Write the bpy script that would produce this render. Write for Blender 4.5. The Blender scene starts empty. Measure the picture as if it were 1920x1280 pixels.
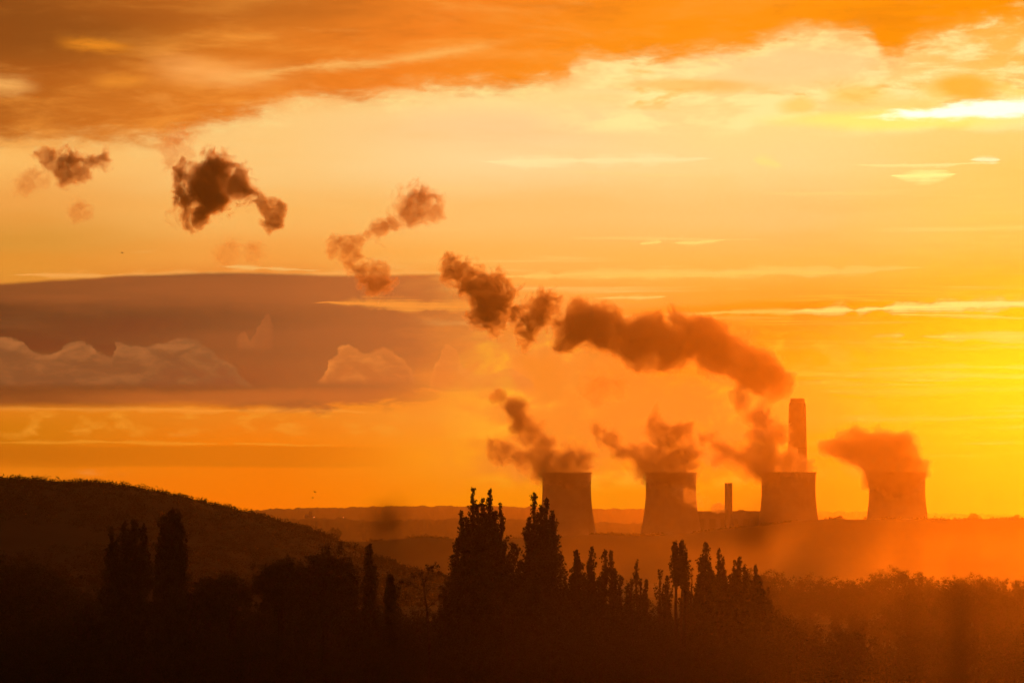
import bpy, math, random
import numpy as np
from mathutils import Vector

S = bpy.context.scene
COL = S.collection

# ------------------------------------------------------------------ camera
FPX = 8350.0                       # focal length in pixels of the 1920 wide photograph
HOR = 960.0                        # row of the horizon
cam_d = bpy.data.cameras.new('camera'); cam = bpy.data.objects.new('camera', cam_d); COL.objects.link(cam)
cam_d.sensor_width = 36.0; cam_d.lens = FPX / 1920 * 36.0
cam_d.clip_start = 0.1; cam_d.clip_end = 60000
PITCH = math.atan((HOR - 640) / FPX)
cam.location = (0, 0, 0); cam.rotation_euler = (math.radians(90) + PITCH, 0, 0)
cam_d.dof.use_dof = True; cam_d.dof.focus_distance = 2600; cam_d.dof.aperture_fstop = 5.0
S.camera = cam
S.render.resolution_x = 1024; S.render.resolution_y = 682
S.view_settings.view_transform = 'Standard'; S.view_settings.look = 'None'
S.view_settings.exposure = 0; S.view_settings.gamma = 1
S.render.engine = 'CYCLES'
S.cycles.use_denoising = True
S.cycles.volume_bounces = 1; S.cycles.max_bounces = 4; S.cycles.diffuse_bounces = 1
S.cycles.glossy_bounces = 1; S.cycles.transmission_bounces = 1; S.cycles.transparent_max_bounces = 12
S.cycles.volume_step_rate = 1.0; S.cycles.volume_max_steps = 256

def P(px, py, d):
    """world point at forward distance d seen at pixel (px, py)"""
    a = (px - 960) / FPX; b = -(py - 640) / FPX
    c, s = math.cos(PITCH), math.sin(PITCH)
    v = (a, c - b * s, s + b * c)
    k = d / v[1]
    return Vector((v[0] * k, d, v[2] * k))

SUN_PX, SUN_PY = 2010, 600
SAZ = math.atan((SUN_PX - 960) / FPX); SEL = math.atan((HOR - SUN_PY) / FPX)
SUND = Vector((math.sin(SAZ) * math.cos(SEL), math.cos(SAZ) * math.cos(SEL), math.sin(SEL)))
SUN_E = 0.70; SUN_C = (1.0, 0.165, 0.004); GH = 0.93

def lin(c):
    return tuple(((v / 255) / 12.92) if v / 255 <= 0.04045 else (((v / 255) + 0.055) / 1.055) ** 2.4 for v in c)

# ------------------------------------------------------------------ node expression helper
class NT:
    def __init__(s, tree):
        s.t = tree; s.n = tree.nodes; s.l = tree.links
    def put(s, sock, v):
        if isinstance(v, bpy.types.NodeSocket): s.l.new(v, sock)
        elif v is not None: sock.default_value = v
    def m(s, op, a, b=None, c=None, clamp=False):
        n = s.n.new('ShaderNodeMath'); n.operation = op; n.use_clamp = clamp
        for i, v in enumerate((a, b, c)):
            if v is not None: s.put(n.inputs[i], v)
        return n.outputs[0]
    def add(s, a, b): return s.m('ADD', a, b)
    def sub(s, a, b): return s.m('SUBTRACT', a, b)
    def mul(s, a, b): return s.m('MULTIPLY', a, b)
    def mad(s, a, b, c): return s.m('MULTIPLY_ADD', a, b, c)
    def ss(s, v, a, b, lo=0.0, hi=1.0):
        n = s.n.new('ShaderNodeMapRange'); n.interpolation_type = 'SMOOTHSTEP'
        s.put(n.inputs['Value'], v); n.inputs['From Min'].default_value = a; n.inputs['From Max'].default_value = b
        n.inputs['To Min'].default_value = lo; n.inputs['To Max'].default_value = hi
        return n.outputs[0]
    def vec(s, x, y, z=0.0):
        n = s.n.new('ShaderNodeCombineXYZ')
        for i, v in enumerate((x, y, z)): s.put(n.inputs[i], v)
        return n.outputs[0]
    def vm(s, op, a, b=None):
        n = s.n.new('ShaderNodeVectorMath'); n.operation = op
        s.put(n.inputs[0], a)
        if b is not None: s.put(n.inputs[1], b)
        return n.outputs['Value'] if op in ('DISTANCE', 'LENGTH', 'DOT_PRODUCT') else n.outputs[0]
    def noise(s, v, scale=1.0, detail=4, rough=0.55, lac=2.0, dist=0.0, color=False):
        n = s.n.new('ShaderNodeTexNoise'); n.noise_dimensions = '3D'
        s.put(n.inputs['Vector'], v)
        for k, x in (('Scale', scale), ('Detail', detail), ('Roughness', rough), ('Lacunarity', lac), ('Distortion', dist)):
            n.inputs[k].default_value = x
        return n.outputs['Color'] if color else n.outputs[0]
    def curve(s, u, pts, x0, x1, y0, y1):
        """smooth function through pts; u in real units"""
        t = s.mad(u, 1 / (x1 - x0), -x0 / (x1 - x0))
        n = s.n.new('ShaderNodeFloatCurve'); s.put(n.inputs['Value'], t)
        c = n.mapping.curves[0]; pts = sorted(pts)
        q = [((x - x0) / (x1 - x0), (y - y0) / (y1 - y0)) for x, y in pts]
        c.points[0].location = q[0]; c.points[1].location = q[-1]
        for p in q[1:-1]: c.points.new(*p)
        n.mapping.update()
        return s.mad(n.outputs[0], (y1 - y0), y0)
    def ramp(s, t, stops, mode='EASE'):
        n = s.n.new('ShaderNodeValToRGB'); s.put(n.inputs[0], t); r = n.color_ramp; r.interpolation = mode
        r.elements[0].position = stops[0][0]; r.elements[0].color = (*stops[0][1], 1)
        r.elements[1].position = stops[-1][0]; r.elements[1].color = (*stops[-1][1], 1)
        for p, c in stops[1:-1]:
            e = r.elements.new(p); e.color = (*c, 1)
        return n.outputs[0]
    def mix(s, f, a, b, mode='MIX'):
        n = s.n.new('ShaderNodeMix'); n.data_type = 'RGBA'; n.blend_type = mode
        s.put(n.inputs[0], f)
        for i, v in ((6, a), (7, b)):
            if isinstance(v, tuple): v = (*v[:3], 1)
            s.put(n.inputs[i], v)
        return n.outputs[2]
    def rgb(s, c):
        n = s.n.new('ShaderNodeRGB'); n.outputs[0].default_value = (*c, 1); return n.outputs[0]

# ------------------------------------------------------------------ sky
W = bpy.data.worlds.new('World'); S.world = W; W.use_nodes = True
W.node_tree.nodes.clear()
g = NT(W.node_tree)
tc = g.n.new('ShaderNodeTexCoord')
sx = g.n.new('ShaderNodeSeparateXYZ'); g.l.new(tc.outputs['Generated'], sx.inputs[0])
X, Y, Z = sx.outputs
U0 = g.mad(g.m('ARCTAN2', X, Y), FPX, 960.0)         # azimuth and elevation measured in the
V0 = g.mad(g.m('ARCSINE', Z), -FPX, HOR)             # photograph's pixels
KSUB = 0.88; HZ_TOP = 470.0; HZ_FAR = 14500.0; SIG = 2.1e-5

# slow turbulence that bends every cloud edge
def skyvec(su, sv, z):
    # direction in the sky, stretched; near the station x and z are azimuth and elevation
    n = g.n.new('ShaderNodeMapping'); g.l.new(tc.outputs['Generated'], n.inputs[0])
    n.inputs['Scale'].default_value = (FPX / su, 0.0, FPX / sv); n.inputs['Location'].default_value = (40 + z * 3.7, z, 20 - z * 1.3)
    return n.outputs[0]
wv = skyvec(230, 70, 3.1)
wn = g.n.new('ShaderNodeSeparateColor'); g.l.new(g.noise(wv, 1.0, 5, 0.6, color=True), wn.inputs[0])
WU = g.mad(wn.outputs[0], 90, -45); WV = g.mad(wn.outputs[1], 34, -17)
U = g.add(U0, WU); V = g.add(V0, WV)

def rampcol(st):
    lo, hi = -400, 1000
    return g.ramp(g.mad(V, 1 / (hi - lo), -lo / (hi - lo)), [((v - lo) / (hi - lo), lin(c)) for v, c in st])
cols = [
 (0,   [(-400,(120,70,30)),(0,(160,88,30)),(150,(205,128,50)),(255,(245,165,75)),(300,(255,190,100)),(380,(243,166,76)),(455,(222,152,58)),(500,(230,150,52)),(640,(185,104,44)),(765,(228,130,24)),(800,(215,124,12)),(850,(205,112,8)),(885,(238,130,16)),(950,(248,118,4))]),
 (480, [(-400,(130,75,30)),(0,(200,110,30)),(150,(250,160,70)),(225,(255,206,126)),(310,(255,205,125)),(400,(252,188,98)),(480,(248,166,72)),(520,(238,145,58)),(640,(205,112,48)),(770,(240,134,28)),(850,(250,128,8)),(950,(255,124,2))]),
 (960, [(-400,(140,80,30)),(0,(250,130,35)),(150,(255,200,120)),(180,(255,225,148)),(240,(255,212,147)),(300,(255,220,152)),(400,(255,198,112)),(480,(255,186,88)),(540,(253,172,72)),(600,(246,148,60)),(700,(250,146,52)),(760,(255,156,48)),(860,(255,160,28)),(950,(255,146,6))]),
 (1440,[(-400,(150,85,25)),(0,(255,150,20)),(110,(255,214,140)),(230,(255,225,142)),(300,(255,222,142)),(400,(255,204,118)),(500,(255,188,80)),(560,(255,168,52)),(620,(255,152,26)),(700,(255,156,20)),(760,(255,176,44)),(860,(255,160,12)),(950,(255,150,0))]),
 (1920,[(-400,(160,90,20)),(0,(255,156,0)),(110,(255,196,90)),(200,(255,228,120)),(260,(255,217,118)),(350,(255,214,108)),(450,(255,208,92)),(530,(255,196,52)),(600,(255,166,2)),(680,(255,158,0)),(740,(255,166,10)),(860,(255,152,0)),(950,(255,148,0))]),
]
c = rampcol(cols[0][1])
for (x0, _), (x1, st) in zip(cols, cols[1:]):
    c = g.mix(g.ss(U, x0, x1), c, rampcol(st))

def nz(su, sv, z, detail=5, rough=0.55, dist=0.3):
    return g.noise(skyvec(su, sv, z), 1.0, detail, rough, dist=dist)
def band(v, a, b, c_, d): return g.mul(g.ss(v, a, b), g.ss(v, c_, d, 1, 0))
def ell(cu, cv, ru, rv, soft=0.6, u=None, v=None, amt=1.0):
    du = g.mad(U if u is None else u, 1 / ru, -cu / ru); dv = g.mad(V if v is None else v, 1 / rv, -cv / rv)
    return g.ss(g.m('SQRT', g.add(g.mul(du, du), g.mul(dv, dv))), 1 - soft, 1 + soft, amt, 0)

# general mottling of the open sky
n1 = nz(420, 60, 1.7, 6, 0.6)
c = g.mix(g.mul(g.ss(n1, 0.42, 0.75), 0.35), c, g.mix(1.0, c, lin((255, 236, 205)), 'MULTIPLY'))
c = g.mix(g.mul(g.ss(n1, 0.62, 0.8), 0.25), c, lin((255, 235, 150)))

# thin yellow streaks, strongest to the right between rows 540 and 760 and faint over the middle
st1 = nz(520, 17, 8.2, 6, 0.62)
mk = g.mul(g.ss(st1, 0.52, 0.64), band(V0, 530, 590, 800, 930))
mk = g.mul(mk, g.ss(U0, 1300, 1750))
c = g.mix(g.mul(mk, 0.9), c, lin((255, 226, 80)))
st2 = nz(620, 22, 14.2, 5, 0.6)
mk = g.mul(g.mul(g.ss(st2, 0.56, 0.74), band(V0, 270, 300, 620, 640)), g.ss(U0, 500, 1100))
c = g.mix(g.mul(mk, 0.45), c, lin((255, 226, 130)))
mk = g.mul(g.mul(g.ss(nz(520, 42, 24.2, 6, 0.6), 0.44, 0.6), band(V0, 540, 580, 830, 900)), g.ss(U0, 1000, 1500))
c = g.mix(g.mul(mk, 0.8), c, lin((255, 150, 2)))
# named streaks: (u0, u1, rows at the two ends, thickness, colour, strength)
SN = g.mad(nz(75, 60, 12.0, 4), 4.2, -1.15)
SF = g.ss(nz(300, 7, 15.0, 5, 0.65), 0.36, 0.58)
def streak(u0, u1, v0, v1, th, colr, amt, bow=0.0):
    global c
    t = g.mad(U0, 1 / (u1 - u0), -u0 / (u1 - u0))
    row = g.mad(t, v1 - v0, v0)
    if bow: row = g.add(row, g.mul(g.mul(t, g.sub(1.0, t)), bow * 4))
    row = g.add(row, g.mad(wn.outputs[2], 22, -11))
    d = g.m('ABSOLUTE', g.sub(V0, row))
    w = g.mul(g.mul(g.ss(U0, u0, u0 + min(130, 0.4 * (u1 - u0))), g.ss(t, 0.7, 1.0, 1, 0)), th)
    w = g.mul(w, SN)
    k = g.m('DIVIDE', d, g.m('MAXIMUM', w, 0.5))
    k = g.mul(g.mul(g.ss(k, 0.15, 1.15, 1, 0), g.ss(w, 0.2, 2.2)), g.m('MAXIMUM', SF, g.ss(k, 0.0, 0.8, 1.0, 0.12)))
    c = g.mix(g.mul(k, amt), c, lin(colr))
streak(1460, 2300, 585, 560, 15, (255, 240, 125), 1.0)
streak(1180, 1560, 590, 584, 6, (255, 205, 90), 0.8)
streak(1640, 2200, 590, 604, 6, (255, 228, 90), 0.9)
streak(1625, 1700, 636, 630, 9, (255, 226, 96), 0.9)
streak(1700, 2300, 634, 630, 15, (255, 232, 90), 1.0)
streak(1580, 2200, 694, 684, 6, (255, 222, 80), 0.95)
streak(1660, 2250, 702, 694, 9, (255, 226, 80), 0.95, 10)
streak(1500, 2200, 735, 728, 14, (255, 205, 60), 0.8)
streak(1440, 2200, 788, 768, 8, (255, 215, 70), 0.8, 6)
streak(1500, 2200, 812, 806, 7, (255, 205, 40), 0.7)
streak(900, 1800, 520, 505, 12, (255, 206, 100), 0.75)
streak(1080, 1640, 522, 512, 7, (255, 208, 96), 0.6)
streak(1100, 1260, 559, 556, 6, (255, 214, 110), 0.7)
streak(860, 1360, 302, 302, 12, (255, 236, 165), 0.8)
streak(1560, 1900, 312, 306, 6, (255, 238, 150), 0.8)
streak(1810, 1880, 301, 301, 6, (255, 255, 190), 0.9)
streak(1660, 1800, 331, 326, 13, (255, 252, 150), 1.0)
streak(1410, 1470, 302, 316, 14, (255, 232, 130), 0.7)
streak(1250, 1370, 455, 449, 7, (255, 226, 120), 0.85)
streak(1195, 1245, 458, 452, 7, (255, 226, 120), 0.8)
streak(0, 1000, 520, 512, 10, (255, 178, 88), 0.7)
streak(380, 620, 498, 508, 4, (255, 200, 110), 0.7)
streak(1000, 1500, 598, 596, 8, (255, 180, 70), 0.6)
streak(-200, 700, 828, 834, 5, (250, 158, 40), 0.6)
streak(-200, 800, 766, 772, 6, (255, 160, 55), 0.7)

# cumulus dabs low in the middle, lit from the right
mott = nz(150, 85, 5.5, 6, 0.62)
zone = g.mul(band(U, 780, 980, 1560, 1990), band(V, 560, 650, 880, 930))
c = g.mix(g.mul(g.mul(g.ss(mott, 0.42, 0.60, 1, 0), zone), 0.9), c, lin((246, 140, 40)))
c = g.mix(g.mul(g.mul(g.ss(mott, 0.52, 0.66), zone), 0.9), c, lin((255, 184, 46)))
zone = g.mul(g.ss(U, 700, 1000, 1, 0), band(V, 765, 780, 800, 830))
c = g.mix(g.mul(g.mul(g.ss(nz(60, 26, 9.3, 5, 0.6), 0.5, 0.7), zone), 0.7), c, lin((250, 160, 45)))
zone = g.mul(g.ss(U0, 500, 800, 1, 0), band(g.add(V0, g.mul(WV, .4)), 834, 840, 870, 880))
c = g.mix(g.mul(zone, 0.5), c, lin((205, 108, 8)))

# violet brown cloud bank on the left, rows 512 to 770
topc = g.curve(U0, [(-300,538),(0,531),(140,522),(300,514),(450,511),(650,515),(850,516),(950,524),(1100,560)], -300, 1100, 400, 800)
nb = g.mul(WV, 0.45)
mk = g.ss(g.add(g.sub(V0, topc), nb), -1.5, 7)
botc = g.curve(U0, [(-300,768),(0,767),(300,766),(450,768),(700,764),(900,730),(1100,650)], -300, 1100, 400, 800)
bnz = g.mul(g.mad(nz(120, 34, 88.0, 5, 0.6), 130, -65), g.ss(U0, 200, 900, 0.06, 1.0))
mk = g.mul(mk, g.ss(g.add(g.sub(botc, V0), g.add(bnz, g.mul(WV, .5))), -6, 16))
mk = g.mul(mk, g.ss(g.add(U0, g.mul(bnz, 5.0)), 700, 1150, 1, 0.0))
edge = g.add(U0, g.add(g.mul(WU, 2.2), g.mul(g.sub(V0, 640), 0.5)))
mk = g.mul(mk, g.ss(edge, 720, 1030, 1, 0))
bcol = g.ramp(g.mad(U0, 1 / 1000, 0.0), [(0.0, lin((58, 36, 25))), (0.25, lin((86, 52, 32))), (0.5, lin((132, 75, 40))), (0.75, lin((180, 100, 48))), (1.0, lin((220, 122, 50)))], 'LINEAR')
bn = nz(520, 48, 31.0, 4, 0.5)
bcol = g.mix(g.mul(g.ss(bn, 0.35, 0.7), 0.22), bcol, lin((190, 104, 52)))
bcol = g.mix(g.mul(band(g.add(V0, g.mul(WV, 1.6)), 512, 526, 556, 600), 0.28), bcol, lin((200, 108, 52)))
bcol = g.mix(g.mul(g.ss(V0, 715, 765), 0.28), bcol, lin((205, 105, 34)))
bcol = g.mix(g.mul(g.mul(band(g.add(V0, WV), 722, 742, 750, 762), g.ss(U0, 60, 300)), 0.5), bcol, lin((205, 108, 44)))
c = g.mix(g.mul(mk, 0.95), c, bcol)
streak(570, 980, 568, 576, 14, (255, 156, 58), 0.9)
# heaped clouds inside the bank
HN1 = g.mad(nz(34, 30, 50, 4, 0.6), 22, -11); HN2 = g.add(U0, g.mad(nz(46, 40, 70, 4, 0.6), 36, -18)); HN3 = g.mul(g.ss(nz(60, 26, 90, 5, 0.6), 0.42, 0.7), 0.45)
def heap(pts, base, x0, x1, body, rim, amt, rimw=9, z=0.0):
    global c
    det = HN1; uu = HN2
    tp = g.curve(uu, pts, x0, x1, 560, 800)
    h = g.add(g.sub(V0, tp), det)
    hm = g.mul(g.mul(g.ss(h, -2, 5), g.ss(g.sub(base, V0), -3, 14)), g.mul(g.ss(U0, x0, x0 + 12), g.ss(U0, x1 - 14, x1, 1, 0)))
    inner = g.mix(HN3, lin(body), lin(rim))
    cc = g.mix(g.mul(g.ss(h, 0, rimw * 3.4, 1, 0), g.mad(HN3, 1.1, 0.3)), inner, lin(rim))
    c = g.mix(g.mul(hm, amt), c, cc)
heap([(-300,660),(-100,650),(0,634),(30,636),(60,655),(85,668),(105,662),(130,644),(160,640),(190,662),(212,668),(218,644),(250,648),(290,645),(330,636),(355,634),(385,648),(410,668),(440,690),(462,712),(475,722)], 728, -300, 480, (122, 76, 44), (180, 112, 60), 0.92, 10)
heap([(590,716),(612,700),(622,670),(640,650),(665,650),(690,662),(705,656),(725,650),(745,662),(765,684),(780,708),(800,720)], 722, 590, 805, (196, 108, 48), (244, 148, 64), 0.85, 9, 3)
heap([(800,720),(815,690),(835,650),(852,648),(862,680),(900,700),(960,690),(1000,720)], 735, 800, 1010, (232, 128, 50), (252, 154, 66), 0.6, 9, 7)
heap([(440,640),(452,622),(470,636),(486,612),(505,590),(515,640)], 660, 440, 518, (168, 92, 46), (196, 112, 54), 0.5, 9, 9)

# ragged bright cloud to the upper right
z1 = nz(190, 62, 40.0, 6, 0.58)
zone = g.mul(g.ss(U, 960, 1180), band(V, 40, 90, 235, 262))
c = g.mix(g.mul(g.mul(g.ss(z1, 0.44, 0.60), zone), 0.9), c, lin((255, 240, 158)))
zone = g.mul(g.ss(U, 1080, 1200), band(V, 120, 140, 190, 215))
c = g.mix(g.mul(g.mul(g.ss(nz(150, 40, 44.0, 5, 0.6), 0.52, 0.66), zone), 0.8), c, lin((255, 188, 80)))
c = g.mix(ell(1815, 170, 62, 24, 0.55, amt=0.9), c, lin((252, 182, 52)))
c = g.mix(ell(1290, 162, 110, 12, 0.6, amt=0.7), c, lin((255, 186, 82)))
c = g.mix(ell(1500, 200, 34, 14, 0.6, amt=0.7), c, lin((255, 205, 90)))
c = g.mix(ell(1610, 182, 50, 16, 0.6, amt=0.6), c, lin((255, 205, 90)))
c = g.mix(ell(1500, 125, 150, 26, 0.6, amt=0.7), c, lin((255, 214, 142)))
c = g.mix(ell(1690, 228, 190, 15, 0.7, amt=0.9), c, lin((255, 246, 120)))
# the burning white rent in it
t = g.add(g.m('ABSOLUTE', g.sub(V, g.mad(g.sub(U0, 1620), -0.055, 222))), g.mad(nz(80, 20, 61.0, 4), 26, -13))
mk = g.mul(g.ss(g.sub(t, g.ss(U0, 1600, 1900, 2, 16)), -8, 6, 1, 0), g.ss(U, 1590, 1680))
c = g.mix(mk, c, tuple(v * 1.3 for v in lin((255, 255, 222))))

# upper cloud deck
deck = g.curve(U0, [(-400,300),(0,266),(150,268),(300,262),(420,222),(520,198),(560,182),(680,184),(800,172),(900,162),(1000,164),(1060,150),(1090,120),(1200,118),(1290,112),(1400,96),(1470,72),(1530,60),(1590,62),(1640,84),(1670,112),(1710,100),(1760,74),(1850,40),(1920,20),(2100,-10)], -400, 2100, -50, 350)
dd = g.add(g.sub(deck, V0), g.add(g.mul(WV, 1.5), g.mad(nz(80, 24, 77.0, 6, 0.66), 90, -45)))
dm = g.mul(g.ss(dd, -30, 34), g.ss(dd, -10, 8, 0.55, 1.0))
dcol = g.ramp(g.mad(g.add(U0, g.mul(V0, 1.1)), 1 / 2200, 0.1), [(0.08, lin((138, 72, 22))), (0.2, lin((178, 96, 28))), (0.34, lin((214, 118, 34))), (0.5, lin((244, 130, 34))), (0.7, lin((255, 148, 18))), (1.0, lin((255, 152, 0)))], 'LINEAR')
dn = nz(330, 70, 19.0, 6, 0.58)
dcol = g.mix(g.mul(g.mul(g.ss(dn, 0.48, 0.72), g.ss(U0, 1000, 1500, 1, 0.3)), 0.7), dcol, lin((255, 162, 62)))
dcol = g.mix(g.mul(g.mul(g.ss(dn, 0.3, 0.5, 1, 0), g.ss(U0, 200, 1400, 1, 0.35)), 0.6), dcol, lin((172, 84, 20)))
df = nz(150, 34, 33.0, 6, 0.66)
dcol = g.mix(g.mul(g.ss(df, 0.5, 0.75), 0.3), dcol, lin((255, 168, 74)))
dcol = g.mix(g.mul(g.ss(df, 0.28, 0.46, 1, 0), 0.2), dcol, lin((190, 96, 22)))
dcol = g.mix(ell(70, 60, 230, 62, 0.7, amt=0.7), dcol, lin((128, 68, 20)))
dcol = g.mix(ell(420, 20, 240, 34, 0.7, amt=0.5), dcol, lin((168, 88, 26)))
dcol = g.mix(ell(430, 140, 120, 26, 0.7, amt=0.5), dcol, lin((250, 160, 72)))
# long pale seam running through the deck
SX = g.mad(g.m('ABSOLUTE', g.sub(df, 0.5)), 60, -2)
def seam(u0, v0, u1, v1, th, colr, amt):
    global dcol
    tt = g.mad(U0, 1 / (u1 - u0), -u0 / (u1 - u0))
    d = g.m('ABSOLUTE', g.add(g.sub(V0, g.mad(tt, v1 - v0, v0)), g.mul(WV, 0.8)))
    k = g.mul(g.ss(g.add(d, SX), -6, th * 1.15, 1, 0), g.mul(g.ss(tt, 0, 0.4), g.ss(tt, 0.6, 1, 1, 0)))
    dcol = g.mix(g.mul(k, amt), dcol, lin(colr))
seam(250, 118, 520, 160, 34, (255, 172, 88), 0.75)
seam(340, 160, 800, 104, 16, (255, 186, 96), 0.9)
seam(560, 146, 1000, 70, 14, (255, 190, 98), 0.75)
seam(-90, 160, 90, 170, 26, (255, 184, 96), 0.9)
seam(90, 88, 270, 94, 20, (240, 142, 32), 0.9)
seam(160, 158, 290, 152, 18, (240, 146, 46), 0.8)
rim = g.mul(g.ss(dd, -50, -6), g.ss(dd, 0, 30, 1, 0))
c = g.mix(g.mul(g.mul(rim, HN3), g.ss(U0, 150, 1200, 0.6, 2.2)), c, lin((255, 234, 150)))
c = g.mix(dm, c, dcol)

# air between the camera and the sky takes a little light away
path = g.m('MINIMUM', g.m('DIVIDE', HZ_TOP, g.m('MAXIMUM', Z, 0.002)), HZ_FAR)
inv = g.m('EXPONENT', g.mul(path, SIG * 0.3))

cs = g.vm('DOT_PRODUCT', tc.outputs['Generated'], tuple(SUND))
hg = g.m('DIVIDE', (1 - GH * GH) / (4 * math.pi), g.m('POWER', g.m('MAXIMUM', g.mad(cs, -2 * GH, 1 + GH * GH), 1e-5), 1.5))
glow = g.mul(g.mul(g.sub(1.0, g.m('EXPONENT', g.mul(path, -SIG))), hg), SUN_E * KSUB / 5.0)
c = g.mix(1.0, g.mix(g.m('MINIMUM', glow, 1.0), c, tuple(v * 5.0 for v in SUN_C), 'SUBTRACT'), g.mix(0.88, c, (0, 0, 0)), 'LIGHTEN')
# rest of the dome: clear dusk sky
nis = g.n.new('ShaderNodeTexSky'); nis.sky_type = 'NISHITA'; nis.sun_disc = False
nis.sun_elevation = SEL; nis.sun_rotation = SAZ; nis.dust_density = 4.0; nis.altitude = 80
nc = g.mix(1.0, nis.outputs[0], (0.10, 0.035, 0.012), 'MULTIPLY')
far = g.mul(g.ss(Y, 0.75, 0.97), g.ss(Z, 0.12, 0.22, 1, 0))
c = g.mix(far, nc, c)
bg = g.n.new('ShaderNodeBackground'); g.l.new(c, bg.inputs[0]); g.l.new(inv, bg.inputs[1])
wo = g.n.new('ShaderNodeOutputWorld'); g.l.new(bg.outputs[0], wo.inputs[0])
W.cycles.sampling_method = 'NONE'

# ------------------------------------------------------------------ sun
sd = bpy.data.lights.new('sun', 'SUN'); so = bpy.data.objects.new('sun', sd); COL.objects.link(so)
sd.energy = SUN_E; sd.angle = math.radians(0.5); sd.color = SUN_C
so.rotation_euler = SUND.to_track_quat('Z', 'Y').to_euler()

# ------------------------------------------------------------------ common
def tag(o, label=None, cat=None, group=None, kind=None):
    if label: o['label'] = label
    if cat: o['category'] = cat
    if group: o['group'] = group
    if kind: o['kind'] = kind
    return o
def empty(name, loc, label, cat, group=None):
    o = bpy.data.objects.new(name, None); COL.objects.link(o); o.location = loc
    return tag(o, label, cat, group)
class MB:
    def __init__(s): s.v = []; s.f = []; s.n = 0
    def put(s, v, f):
        v = np.asarray(v, float).reshape(-1, 3)
        s.v.append(v)
        for q in f: s.f.append([i + s.n for i in q])
        s.n += len(v)
    def tube(s, pts, rad, k=5, cap=True):
        pts = [Vector(p) for p in pts]; base = []; prev = None
        for i, p in enumerate(pts):
            a = pts[min(i + 1, len(pts) - 1)] - pts[max(i - 1, 0)]
            a.normalize()
            u = a.orthogonal() if prev is None else prev - a * prev.dot(a)
            if u.length < 1e-6: u = a.orthogonal()
            u.normalize(); prev = u; w = a.cross(u); r = rad[i]
            for j in range(k):
                t = 2 * math.pi * j / k
                base.append(p + (u * math.cos(t) + w * math.sin(t)) * r)
        f = []
        for i in range(len(pts) - 1):
            for j in range(k):
                f.append((i * k + j, i * k + (j + 1) % k, (i + 1) * k + (j + 1) % k, (i + 1) * k + j))
        if cap: f.append(tuple(range(k))[::-1]); f.append(tuple((len(pts) - 1) * k + j for j in range(k)))
        s.put([tuple(v) for v in base], f)
    def box(s, a, b):
        (x0, y0, z0), (x1, y1, z1) = a, b
        s.put([(x0,y0,z0),(x1,y0,z0),(x1,y1,z0),(x0,y1,z0),(x0,y0,z1),(x1,y0,z1),(x1,y1,z1),(x0,y1,z1)],
              [(0,3,2,1),(4,5,6,7),(0,1,5,4),(1,2,6,5),(2,3,7,6),(3,0,4,7)])
    def lathe(s, prof, k=64, closed=False):
        v = [(r * math.cos(2 * math.pi * j / k), r * math.sin(2 * math.pi * j / k), z) for r, z in prof for j in range(k)]
        n = len(prof); f = []
        for i in range(n if closed else n - 1):
            for j in range(k):
                a, b = i * k, ((i + 1) % n) * k
                f.append((a + j, a + (j + 1) % k, b + (j + 1) % k, b + j))
        s.put(v, f)
    def obj(s, name, mat, parent=None, smooth=False, loc=None):
        me = bpy.data.meshes.new(name); v = np.concatenate(s.v) if s.v else np.zeros((0, 3))
        me.from_pydata(v.tolist(), [], s.f)
        if mat: me.materials.append(mat)
        if smooth: me.shade_smooth()
        o = bpy.data.objects.new(name, me); COL.objects.link(o)
        if parent: o.parent = parent
        if loc is not None: o.location = loc
        return o
def quick_mesh(name, v, f, mat, parent=None, smooth=False):
    """v (n,3), f (m,k) numpy arrays"""
    me = bpy.data.meshes.new(name); m, k = f.shape
    me.vertices.add(len(v)); me.vertices.foreach_set('co', np.ascontiguousarray(v, np.float32).ravel())
    me.loops.add(m * k); me.loops.foreach_set('vertex_index', np.ascontiguousarray(f, np.int32).ravel())
    me.polygons.add(m); me.polygons.foreach_set('loop_start', np.arange(0, m * k, k, dtype=np.int32))
    me.update(calc_edges=True)
    if mat: me.materials.append(mat)
    if smooth: me.shade_smooth()
    o = bpy.data.objects.new(name, me); COL.objects.link(o)
    if parent: o.parent = parent
    return o

def mat(name, col, rough=0.85, noise=None, var=0.35, transl=0.0):
    m = bpy.data.materials.new(name); m.use_nodes = True; t = NT(m.node_tree)
    b = m.node_tree.nodes['Principled BSDF']; b.inputs['Roughness'].default_value = rough
    b.inputs['Specular IOR Level'].default_value = 0.2
    if noise:
        tc = t.n.new('ShaderNodeTexCoord')
        n = t.noise(tc.outputs['Object'], noise, 5, 0.6)
        cc = t.mix(t.ss(n, 0.3, 0.7), tuple(v * (1 - var) for v in col), tuple(v * (1 + var) for v in col))
        t.l.new(cc, b.inputs['Base Color'])
    else: b.inputs['Base Color'].default_value = (*col, 1)
    if transl:
        tr = t.n.new('ShaderNodeBsdfTranslucent'); tr.inputs[0].default_value = (*[v * 1.3 for v in col], 1)
        ms = t.n.new('ShaderNodeMixShader'); ms.inputs[0].default_value = transl
        out = [n for n in t.n if n.type == 'OUTPUT_MATERIAL'][0]
        t.l.new(b.outputs[0], ms.inputs[1]); t.l.new(tr.outputs[0], ms.inputs[2]); t.l.new(ms.outputs[0], out.inputs[0])
    return m
M_GRASS = mat('meadow', (0.045, 0.05, 0.018), 0.9, 0.02)
M_HILL = mat('hillside', (0.02, 0.02, 0.01), 0.9, 0.01)
M_LEAF = mat('leaves', (0.042, 0.04, 0.014), 0.7, 0.6, 0.3, 0.15)
M_FARLEAF = mat('far_leaves', (0.02, 0.02, 0.01), 0.95)
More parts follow.
